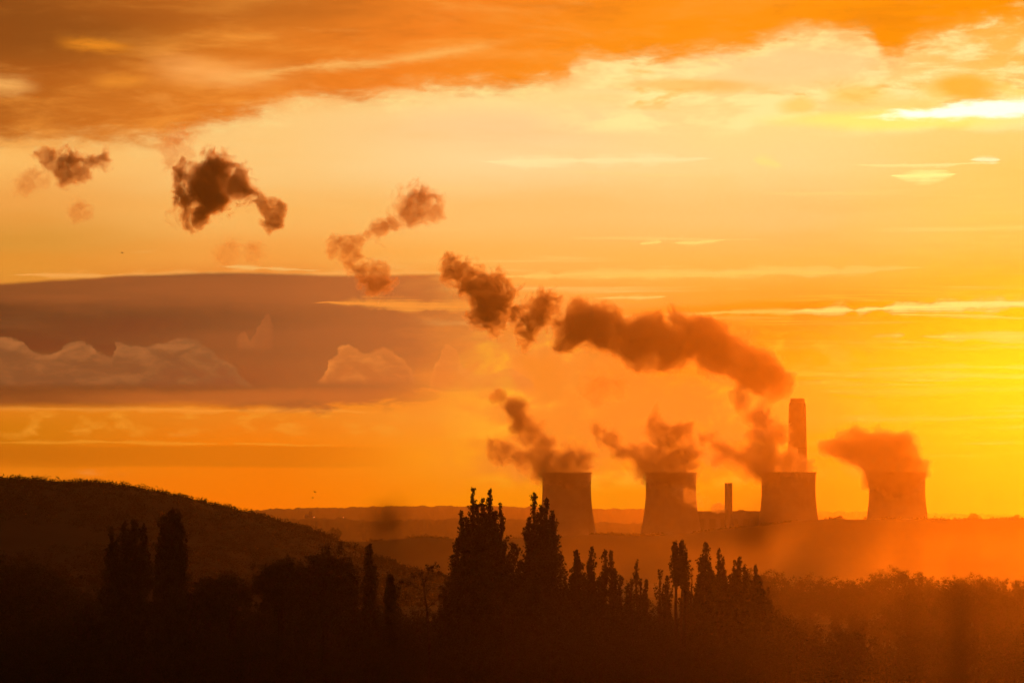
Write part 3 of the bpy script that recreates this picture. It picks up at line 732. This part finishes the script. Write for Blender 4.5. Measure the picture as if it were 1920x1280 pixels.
plant(1140, 1030, 800, 'poplar', 'two tipped narrow poplar, third right of the tallest pair', group=GP, stems=[(-6, 1031, 8), (6, 1032, 8), (12, 1065, 9), (-10, 1075, 9)], dens=0.9)
plant(1192, 1053, 820, 'poplar', 'small sparse poplar before the foot of the second cooling tower', group=GP, stems=[(2, 1052, 8), (-8, 1085, 10), (10, 1085, 8)], dens=0.7, bare=0.2)
plant(1236, 1070, 830, 'poplar', 'thin low poplar left of the bushy headed bare stemmed one', group=GP, stems=[(0, 1068, 8), (8, 1095, 8)], dens=0.6, bare=0.25)
plant(1272, 1014, 780, 'poplar', 'bushy headed poplar on a bare slim stem, two tips', group=GP, stems=[(-6, 1016, 10), (6, 1015, 9), (12, 1035, 8)], dens=0.9, low=0.72)
plant(1297, 1068, 810, 'poplar', 'wispy half bare young poplar between two taller ones', group=GP, stems=[(0, 1066, 6), (-6, 1090, 8)], dens=0.5, bare=0.4)
plant(1322, 1018, 790, 'poplar', 'pointed poplar, tallest of the group of four at the right end', group=GP, stems=[(2, 1017, 9), (-5, 1045, 10), (8, 1060, 11), (-12, 1090, 12)], dens=1.0)
plant(1350, 1032, 795, 'poplar', 'slim poplar, second of the group of four at the right end', group=GP, stems=[(-3, 1030, 8), (5, 1045, 8), (6, 1080, 10)], dens=0.9)
plant(1386, 1048, 800, 'poplar', 'poplar with a broad notched tip, third of the group of four', group=GP, stems=[(0, 1046, 10), (-9, 1066, 9), (9, 1062, 9), (0, 1095, 14)], dens=1.1)
plant(1420, 1062, 805, 'poplar', 'dark hunched poplar at the right end of the poplar row', group=GP, stems=[(-4, 1060, 6), (3, 1080, 8), (10, 1105, 9), (-4, 1120, 10)], dens=1.3)
for (px_y, tp_y) in [(1060, 1078), (1096, 1074), (1124, 1082), (1164, 1084), (1178, 1096), (1212, 1088), (1252, 1080), (1286, 1092), (1309, 1080), (1337, 1070), (1368, 1078), (1402, 1084), (1440, 1100), (985, 1062)]:
    plant(px_y, tp_y, 815 + (px_y * 7) % 30, 'poplar', 'low young poplar filling a gap in the row of slim poplars', group='young poplars in the gaps of the poplar row', stems=[(0, tp_y, 7 + px_y % 3), (-6 + px_y % 12, tp_y + 24, 9)], dens=0.85)
GO = 'broad headed trees standing before the wood'
plant(612, 1036, 745, 'broad', 'large round headed oak with fine twigs showing, left of the slender spire', group=GO, w=62, full='dome', clumps=100, per=170, leaf=0.2, bare=0.06, trunk=0.25)
plant(528, 1050, 750, 'broad', 'round headed tree left of and overlapping the large oak', group=GO, w=50, full='dome', clumps=90, per=170, leaf=0.2, bare=0.08, trunk=0.25)
plant(436, 1080, 752, 'broad', 'open half bare bush like tree with an uneven top', group=GO, w=40, full='dome', clumps=44, per=130, leaf=0.2, bare=0.2)
plant(392, 1090, 748, 'broad', 'flat topped tree right of the dense blunt poplar', group=GO, w=40, full='dome', clumps=50, per=150, leaf=0.2, bare=0.1)
plant(160, 1106, 742, 'broad', 'low rounded tree at the left foot of the wide poplar', group=GO, w=34, clumps=60, per=60, leaf=0.24)
plant(365, 1085, 735, 'broad', 'small rounded tree at the right foot of the dense blunt poplar', group=GO, w=24, clumps=40, per=60, leaf=0.24)

# almost bare little tree with leaf tufts at the twig ends
def bare_tree():
    D = 700; k = D / FPX; p0 = P(806, 1280, D); g0 = float(gz(p0.x, D)); rng = np.random.default_rng(5)
    t = empty('bare_tree', (p0.x, D, g0), 'almost bare forked little tree holding a few leaf tufts at its twig ends', 'tree')
    wood = MB(); pts = []
    q = lambda x, y, dy=0.0: np.array([(P(x, y, D).x - p0.x), dy, P(x, y, D).z - g0])
    def limb(nodes, r0, r1, dys=0.0):
        pp = [q(x, y, dys * i / len(nodes)) for i, (x, y) in enumerate(nodes)]
        wood.tube(pp, list(np.linspace(r0, r1, len(pp))), 5); return pp
    limb([(806, 1290), (805, 1200), (800, 1140), (796, 1112), (795, 1098)], 0.24, 0.12)
    limbs = [([(795, 1106), (782, 1102), (772, 1092), (760, 1100), (748, 1101)], -1), ([(782, 1102), (774, 1094), (768, 1084), (775, 1080)], 1),
      ([(795, 1098), (793, 1085), (789, 1075)], 0.5), ([(795, 1098), (799, 1082), (806, 1068), (811, 1062)], -0.6), ([(797, 1090), (806, 1080), (816, 1076), (825, 1073)], 0.8),
      ([(799, 1084), (804, 1070), (802, 1066)], 1), ([(772, 1092), (762, 1090), (752, 1090)], 0.4), ([(796, 1112), (808, 1102), (818, 1096), (826, 1100)], 0.7),
      ([(799, 1130), (788, 1122), (770, 1120), (752, 1124), (745, 1116)], 0.6), ([(800, 1140), (815, 1128), (826, 1116)], -0.7)]
    tips = []
    for nd, dy in limbs:
        pp = limb(nd, 0.09, 0.03, dy); tips.append(pp[-1])
        for a in pp[1:]:
            for _ in range(3):
                b = a + rng.normal(size=3) * np.array([0.75, 0.5, 0.45]) + (0, 0, 0.35); wood.tube(branch_path(rng, a, b, 0.1, 3), [0.03, 0.02, 0.01], 3, False)
                if rng.random() < 0.45: pts.append(b + rng.normal(size=(7, 3)) * 0.13)
    for tp in tips: pts.append(tp + rng.normal(size=(34, 3)) * 0.17)
    wood.obj('trunk', M_BARK, t); v, f = leaf_quads(rng, np.concatenate(pts), 0.17); quick_mesh('crown', v, f, M_LEAF, t)
bare_tree()
print('trees')

# the dark wood: a few tree shapes copied many times, each tree its own object
def proto(seed, H, W, **kw):
    rng = np.random.default_rng(seed); wd, v, f = broad_mesh(rng, H, W, **kw)
    t = empty('woodland_tree', (0, -5000, 0), '', 'tree'); wd.obj('trunk', M_BARK, t); quick_mesh('crown', v, f, M_LEAF, t)
    return t
PR = [proto(101, 17, 5.4, clumps=38, per=300, leaf=0.15, trunk=0.15, full=True), proto(102, 17, 6.6, clumps=44, per=300, leaf=0.155, bare=0.06, trunk=0.15, full=True),
      proto(103, 17, 4.4, clumps=32, per=300, leaf=0.145, trunk=0.12, full=True), proto(104, 17, 7.6, clumps=50, per=300, leaf=0.16, bare=0.08, trunk=0.15, full=True)]
used = set()
def copy_tree(i, px, top, D, label, group, wscale=1.0, rz=0.0):
    src = PR[i]; p = P(px, top, D); g0 = float(gz(p.x, D)) - 0.2; H = p.z - g0
    if D > 3600:
        yy = np.interp(px, [q[0] for q in R4], [q[1] for q in R4]); g0 = P(px, yy + 3, D).z; H = p.z - g0
    if i in used:
        r = src.copy(); COL.objects.link(r)
        for ch in src.children:
            c_ = ch.copy(); COL.objects.link(c_); c_.parent = r
    else: r = src; used.add(i)
    s_ = H / 17.0; r.location = (p.x, D, g0); r.scale = (s_ * wscale, s_ * wscale, s_); r.rotation_euler = (0, 0, rz)
    tag(r, label, 'tree', group)
    return r
rnd = random.Random(11)
def row(x0, x1, step, top, jit, D0, D1, label, group, ws=1.0):
    x = x0
    while x < x1:
        tp = (top(x) if callable(top) else top) + rnd.uniform(-jit, jit)
        copy_tree(rnd.randrange(4), x + rnd.uniform(-.3, .3) * step, tp, rnd.uniform(D0, D1), label, group, ws * rnd.uniform(0.85, 1.2), rnd.uniform(0, 6.28))
        x += step
row(-60, 1500, 44, lambda x: float(np.interp(x, [-60, 100, 200, 700, 800, 1000, 1420, 1500], [1150, 1150, 1130, 1135, 1160, 1162, 1168, 1165])), 12, 770, 840,
    'dark leafy tree in the shadowed wood below the poplars', 'trees of the dark wood below the poplars')
row(-60, 2000, 54, lambda x: 1188 + 14 * math.sin(x / 90), 14, 715, 750, 'low dark tree along the near bottom edge of the wood', 'trees along the near edge of the wood')
row(1470, 1960, 40, lambda x: float(np.interp(x, [1470, 1600, 1700, 1820, 1960], [1185, 1165, 1130, 1110, 1108])), 12, 1150, 1300,
    'hazy brown tree in the slope of trees at the lower right', 'trees on the slope at the lower right')
row(1480, 1960, 46, lambda x: float(np.interp(x, [1480, 1600, 1700, 1820, 1960], [1225, 1215, 1190, 1160, 1160])), 12, 850, 950,
    'brown tree low in the slope of trees at the lower right', 'lower trees on the slope at the lower right')
row(-60, 190, 36, lambda x: float(np.interp(x, [-60, 20, 80, 190], [1042, 1040, 1062, 1120])), 5, 980, 1060, 'dark tree in the rounded clump of trees at the far left edge', 'clump of trees at the far left edge', 1.1)
row(200, 840, 42, lambda x: 1128, 8, 900, 960, 'dark tree behind the broad headed trees, in the gaps between them', 'trees behind the broad headed trees')
row(1000, 1480, 40, lambda x: 1142, 7, 900, 960, 'brown tree behind the row of slim poplars', 'trees behind the row of slim poplars')
row(1440, 1960, 44, lambda x: float(np.interp(x, [1440, 1600, 1700, 1820, 1960], [1150, 1145, 1112, 1098, 1095])), 8, 1350, 1450, 'hazy tree between the misty tree belt and the lower right slope', 'trees between the misty belt and the slope')
row(1395, 1990, 31, lambda x: 1077 + 6 * math.sin(x / 47) + 5 * math.sin(x / 23), 3, 1950, 2080, 'faint treetop in the misty tree belt before the cooling towers', 'misty tree belt before the cooling towers', 1.25)
row(1395, 1990, 40, lambda x: 1098, 6, 1750, 1850, 'misty tree standing in front of the tree belt', 'trees in front of the misty tree belt', 1.2)
for (x, y, w, lb) in [(628, 987, 0.8, 'lone round tree on the ridge beyond the hill foot'), (1825, 960, 1.1, 'round tree on the orange skyline, largest right of the right end cooling tower'), (1907, 964, 1.1, 'round tree on the orange skyline at the far right edge'),
        (1862, 968, 1.0, 'small low tree on the skyline between the two large round ones'), (1790, 969, 1.1, 'low thin tree on the skyline just right of the right end cooling tower'),
        (1575, 966, 1.2, 'small round tree on the skyline midway between the two right end towers'), (1622, 968, 1.0, 'small tree on the skyline touching the left side of the right end tower')]:
    copy_tree(int(x) % 4, x, y, 4140, lb, 'trees on the skyline at the right' if x > 900 else None, w * (1.5 if x > 900 else 1.6))
# hedgerow of the near ridge
n = 1500; hx = np.sort(np.random.default_rng(8).uniform(440, 1980, n))
cy = np.interp(hx, [q[0] for q in R4], [q[1] for q in R4]); hr = np.random.default_rng(9)
c0 = np.array([tuple(P(a, b + 1, 4148)) for a, b in zip(hx, cy)]); c0 = c0[vnoise(hx / 22, hx * 0 + 4) > 0.52]; n = len(c0); c0[:, 2] -= 1.0
cen = (c0[:, None, :] + hr.normal(size=(n, 26, 3)) * np.array([2.4, 2.0, 1.3])).reshape(-1, 3)
v, f = leaf_quads(hr, cen, 0.9); tag(quick_mesh('hedgerow_foliage', v, f, M_LEAF), 'low ragged line of bushes along the near ridge under the cooling towers', 'hedgerow', kind='stuff')

# ------------------------------------------------------------------ far things
def pylon(px, top, D, label):
    p = P(px, top, D); g0 = float(gz(p.x, D)); H = p.z - g0
    t = empty('electricity_pylon', (p.x, D, g0), label, 'pylon', 'electricity pylons far beyond the ridge')
    m = MB(); w0, w1 = H * 0.085, H * 0.018
    def cor(z):
        w = w0 + (w1 - w0) * (z / H) ** 0.75; return [(-w, -w, z), (w, -w, z), (w, w, z), (-w, w, z)]
    lv = [H * q for q in (0, .14, .27, .39, .5, .6, .69, .77, .85, .93, 1)]
    for a, b in zip(lv, lv[1:]):
        A, B = cor(a), cor(b)
        for i in range(4):
            m.tube([A[i], B[i]], [0.22, 0.22], 4, False); m.tube([A[i], B[(i + 1) % 4]], [0.12, 0.12], 3, False); m.tube([A[(i + 1) % 4], B[i]], [0.12, 0.12], 3, False)
            m.tube([B[i], B[(i + 1) % 4]], [0.12, 0.12], 3, False)
    m.obj('lattice_mast', M_STEEL, t)
    for q, w in ((0.66, 0.16), (0.78, 0.2), (0.90, 0.14)):
        m = MB(); z = H * q; L = H * w
        for s_ in (-1, 1):
            for d in (-0.6, 0.6):
                m.tube([(0, d, z), (s_ * L, 0, z + 0.2)], [0.16, 0.1], 4); m.tube([(0, d, z + H * 0.05), (s_ * L, 0, z + 0.3)], [0.14, 0.1], 4)
            m.tube([(s_ * L, 0, z + .2), (s_ * L, 0, z - 1.8)], [0.14, 0.14], 4)
        m.obj('crossarm', M_STEEL, t)
    return t
for px, tp, D, lb in [(593, 977, 6200, 'electricity pylon farthest left, near the foot of the wooded hill'), (683, 979, 6300, 'electricity pylon right of the lone round tree'),
                  (783, 979, 6400, 'left pylon of the close pair beside the tallest poplar'), (804, 978, 6900, 'right pylon of the close pair beside the tallest poplar')]:
    pylon(px, tp, D, lb)
def church():
    D = 8250; p = P(583, 958, D); g0 = P(583, 974, D).z - 4; H = p.z - g0; k = D / FPX
    t = empty('church', (p.x, D, g0), 'square towered church silhouette on the middle ridge beyond the hill', 'church')
    w = 3.3 * k
    m = MB(); m.box((-w, -w, 0), (w, w, H - 1.2)); m.obj('tower', M_CONC, t)
    m = MB(); m.box((-w - .3, -w - .3, H - 1.2), (w + .3, w + .3, H - 0.4))
    for i in range(4):
        a = -w - .3 + i * (2 * w + .6) / 4 + .3
        m.box((a, -w - .3, H - 0.4), (a + (2 * w + .6) / 8, -w + .3, H + .3))
    m.obj('battlement', M_CONC, t)
    m = MB(); L = 11 * k; m.box((-L, -w, 0), (-w - .01, w, H * .45)); m.obj('nave', M_CONC, t)
    m = MB(); m.put([(-L - .5, -w - .5, H * .45), (-w - .01, -w - .5, H * .45), (-w - .01, w + .5, H * .45), (-L - .5, w + .5, H * .45), (-L - .5, 0, H * .72), (-w - .01, 0, H * .72)], [(0, 1, 5, 4), (2, 3, 4, 5), (0, 4, 3), (1, 2, 5), (3, 2, 1, 0)]); m.obj('roof', M_CLAD, t)
church()
for px, py, lb in [(589, 969, 'tiny glowing lamp at the foot of the square church tower'), (644, 969.5, 'tiny glowing lamp on the middle ridge right of the church')]:
    p = P(px, py, 8120); g0 = P(px, 977, 8120).z - 3
    t = empty('street_lamp', (p.x, 8120, g0), lb, 'lamp', 'lit lamps on the middle ridge')
    m = MB(); m.tube([(0, 0, 0), (0, 0, p.z - g0)], [0.2, 0.15], 6); m.obj('post', M_STEEL, t)
    m = MB(); v, f = ico((0, 0, p.z - g0), 0.45); m.put(v, f); m.obj('lamp_head', M_LAMP, t)
# clump of trees beside the church
def bird(px, py, D, span, tilt, label):
    m = MB(); s_ = span / 2; p = P(px, py, D)
    m.tube([(0, -s_ * .55, 0), (0, -s_ * .2, 0.0), (0, s_ * .2, 0.02), (0, s_ * .5, 0.03), (0, s_ * .62, 0.02)], [s_ * .03, s_ * .13, s_ * .14, s_ * .07, s_ * .02], 8)
    for e in (-1, 1):
        pr = [(0, s_ * .18, s_ * .05), (e * s_ * .45, s_ * .26, s_ * .28), (e * s_, -s_ * .05, s_ * .16)]
        bk = [(0, -s_ * .2, s_ * .04), (e * s_ * .45, -s_ * .08, s_ * .27), (e * s_, -s_ * .09, s_ * .155)]
        top_ = pr + bk; low_ = [(x, y, z - s_ * .035) for x, y, z in top_]
        m.put(top_ + low_, [(0, 1, 4, 3), (1, 2, 5, 4), (6, 9, 10, 7), (7, 10, 11, 8), (0, 6, 7, 1), (1, 7, 8, 2), (3, 4, 10, 9), (4, 5, 11, 10), (2, 8, 11, 5), (0, 3, 9, 6)])
    o = m.obj('bird', M_BIRD, None, loc=p); o.rotation_euler = (0.1, tilt, 1.1)
    return tag(o, label, 'bird', 'distant birds')
bird(590.5, 922, 420, 0.5, 0.3, 'tiny bird above the far hills, upper one of two')
bird(586.5, 933, 460, 0.42, -0.2, 'tiny bird above the far hills, lower one of two')
bird(229, 474, 520, 0.55, 0.2, 'tiny bird high above the violet cloud bank')

# ------------------------------------------------------------------ weeds right before the camera, far out of focus
def weed(px, top, D, wide, label, seed, lean=0.0, head='umbel'):
    rng = np.random.default_rng(seed); p = P(px, top, D); g0 = float(gz(p.x, D)); H = p.z - g0; k = D / FPX
    t = empty('tall_weed', (p.x, D, g0), label, 'weed', 'blurred tall weeds close to the camera')
    m = MB(); wv_ = rng.normal(size=2) * 0.01
    st = [np.array([-lean * H * (1 - q) + wv_[0] * math.sin(q * 5), wv_[1] * q, H * q]) for q in np.linspace(0, 0.98, 9)]
    m.tube(st, list(np.linspace(0.0018, 0.0012, 9)), 7)
    hd = MB(); top_ = st[-1]; W_ = wide * k
    if head == 'umbel':
        for i in range(16):
            a = 2 * math.pi * i / 16 + rng.uniform(-.2, .2); r = W_ * rng.uniform(0.25, 1.0)
            e = top_ + np.array([r * math.cos(a), r * math.sin(a), H * 0.022 * rng.uniform(0.5, 1.0)])
            hd.tube(branch_path(rng, top_, e, 0.08, 4), [0.0009, 0.0008, 0.0007, 0.0006], 4)
            for _ in range(9):
                b = e + rng.normal(size=3) * W_ * 0.11; v, f = ico(b, 0.0013); hd.put(v, f)
    else:
        for i in range(18):
            q = i / 18; b0 = top_ + np.array([0, 0, -H * 0.10 * (1 - q)]); a = rng.uniform(0, 6.28)
            b1 = b0 + np.array([math.cos(a), math.sin(a), 1.2]) * W_ * (1 - 0.6 * q) * rng.uniform(0.3, 1)
            hd.tube([b0, b1], [0.0007, 0.0012], 4); v, f = ico(b1, 0.0013); hd.put(v, f)
    m.obj('stem', M_WEED, t); hd.obj('seed_head', M_WEED, t)
    lf = MB()
    for q in (0.2, 0.35, 0.5, 0.62):
        b = np.array(st[int(q * 8)]); a = rng.uniform(0, 6.28); d = np.array([math.cos(a), math.sin(a), 0.9]); L = 0.13
        w_ = np.cross(d, (0, 0, 1)); w_ /= np.linalg.norm(w_)
        pv_ = []
        for i, s_ in enumerate(np.linspace(0, 1, 6)):
            cpt = b + d * L * s_ - np.array([0, 0, L * s_ * s_ * 0.9]); ww = 0.005 * math.sin(math.pi * min(s_ + 0.08, 1)) + 0.0005
            pv_ += [cpt - w_ * ww, cpt + w_ * ww, cpt + w_ * ww - (0, 0, 0.0007), cpt - w_ * ww - (0, 0, 0.0007)]
        fs = []
        for i in range(5):
            o = i * 4; fs += [(o, o + 1, o + 5, o + 4), (o + 3, o + 7, o + 6, o + 2), (o, o + 4, o + 7, o + 3), (o + 1, o + 2, o + 6, o + 5)]
        lf.put(pv_, fs + [(3, 2, 1, 0), (20, 21, 22, 23)])
    lf.obj('stem_leaf', M_WEED, t)
M_WEED = mat('dry_weed', (0.16, 0.11, 0.05), 0.7, None, 0.3, 0.6)
weed(728, 950, 4.6, 30, 'blurred dark seed head floating before the far hills left of the tallest poplar', 1, 0.01)
weed(748, 1000, 4.9, 18, 'blurred dark stem just below and right of the floating seed head', 2, -0.01, 'spike')
weed(1845, 950, 4.0, 26, 'blurred weed in front of the orange skyline at the far right', 3, 0.01, 'spike')
weed(1690, 935, 4.4, 16, 'blurred dark stem crossing the right end cooling tower', 4, 0.008, 'spike')
weed(1352, 985, 4.5, 14, 'blurred dark stem below the boiler house', 5, -0.006, 'spike')
weed(1440, 975, 4.0, 40, 'blurred weed head before the foot of the third cooling tower', 6, 0.01)
weed(1790, 1010, 3.9, 30, 'blurred weed between the misty tree belt and the right end tower', 7, -0.01, 'spike')
weed(1560, 1060, 3.6, 30, 'blurred weed head at the lower right over the brown wood', 10, -0.01, 'spike')
weed(490, 935, 4.2, 18, 'very faint blurred weed tip over the end of the round hill', 11, 0.01, 'spike')

# ------------------------------------------------------------------ low mist in front of the power station
def mist_bank(label, xr, yr, top, zfade, xfade, dens, sc):
    xs = np.linspace(*xr, 30); yy = np.linspace(*yr, 20)
    Xg, Yg = np.meshgrid(xs, yy); zt = np.full(Xg.shape, float(top)); zb = gz(Xg, Yg) - 3
    n_ = Xg.size; a, b = Xg.shape
    v = np.concatenate([np.stack([Xg, Yg, zt], -1).reshape(-1, 3), np.stack([Xg, Yg, zb], -1).reshape(-1, 3)])
    ft = gridf(a, b); fb = ft[:, ::-1] + n_
    bd = [(0, j) for j in range(b - 1)] + [(i, b - 1) for i in range(a - 1)] + [(a - 1, j) for j in range(b - 1, 0, -1)] + [(i, 0) for i in range(a - 1, 0, -1)]
    ix = [i * b + j for i, j in bd]; sd_ = [(ix[(q + 1) % len(ix)], ix[q], ix[q] + n_, ix[(q + 1) % len(ix)] + n_) for q in range(len(ix))]
    m = bpy.data.materials.new('ground_mist'); m.use_nodes = True; m.node_tree.nodes.clear(); t = NT(m.node_tree)
    tc = t.n.new('ShaderNodeTexCoord'); mp = t.n.new('ShaderNodeMapping'); mp.inputs['Scale'].default_value = tuple(1 / q for q in sc); t.l.new(tc.outputs['Object'], mp.inputs[0])
    sp = t.n.new('ShaderNodeSeparateXYZ'); t.l.new(tc.outputs['Object'], sp.inputs[0])
    dn = t.ss(t.noise(mp.outputs[0], 1.0, 4, 0.55), 0.34, 0.66, dens * 0.15, dens * 1.2)
    dn = t.mul(t.mul(dn, t.ss(sp.outputs[2], zfade[0], zfade[1], 1, 0)), t.ss(t.m('DIVIDE', sp.outputs[0], sp.outputs[1]), xfade[0], xfade[1]))
    dn = t.mul(dn, t.mul(t.ss(sp.outputs[1], yr[0], yr[0] + (yr[1] - yr[0]) * .3), t.ss(sp.outputs[1], yr[1] - (yr[1] - yr[0]) * .2, yr[1], 1, 0)))
    pv = t.n.new('ShaderNodeVolumePrincipled'); pv.inputs['Color'].default_value = (1.0, 0.86, 0.45, 1); pv.inputs['Anisotropy'].default_value = 0.9
    t.l.new(dn, pv.inputs['Density']); o_ = t.n.new('ShaderNodeOutputMaterial'); t.l.new(pv.outputs[0], o_.inputs['Volume'])
    tag(quick_mesh('mist', v, np.concatenate([ft, fb, np.array(sd_)]), m), label, 'mist', kind='stuff')
mist_bank('bank of glowing mist lying on the plain before the cooling towers', (-260, 900), (2200, 4000), 14, (-58, 10), (-0.06, 0.07), 2.9e-4, (70, 260, 34))
mist_bank('thin mist added as a veil of glare over the dark wood at the lower right', (-40, 160), (260, 690), 3, (-16, 2), (-0.03, 0.13), 0.85e-4, (22, 120, 14))  # added mist, thickening rightward, stands in for veiling glare over the near trees
print('rest')

# ------------------------------------------------------------------ haze
hz = MB(); hz.box((-6500, -4100, -95), (7500, HZ_FAR, HZ_TOP))
mh = bpy.data.materials.new('haze_air'); mh.use_nodes = True; mh.node_tree.nodes.clear()
pv = mh.node_tree.nodes.new('ShaderNodeVolumePrincipled'); pv.inputs['Density'].default_value = SIG
pv.inputs['Color'].default_value = (1.0, 0.86, 0.45, 1); pv.inputs['Anisotropy'].default_value = GH
mo = mh.node_tree.nodes.new('ShaderNodeOutputMaterial'); mh.node_tree.links.new(pv.outputs[0], mo.inputs['Volume'])
tag(hz.obj('haze', mh), kind='stuff')
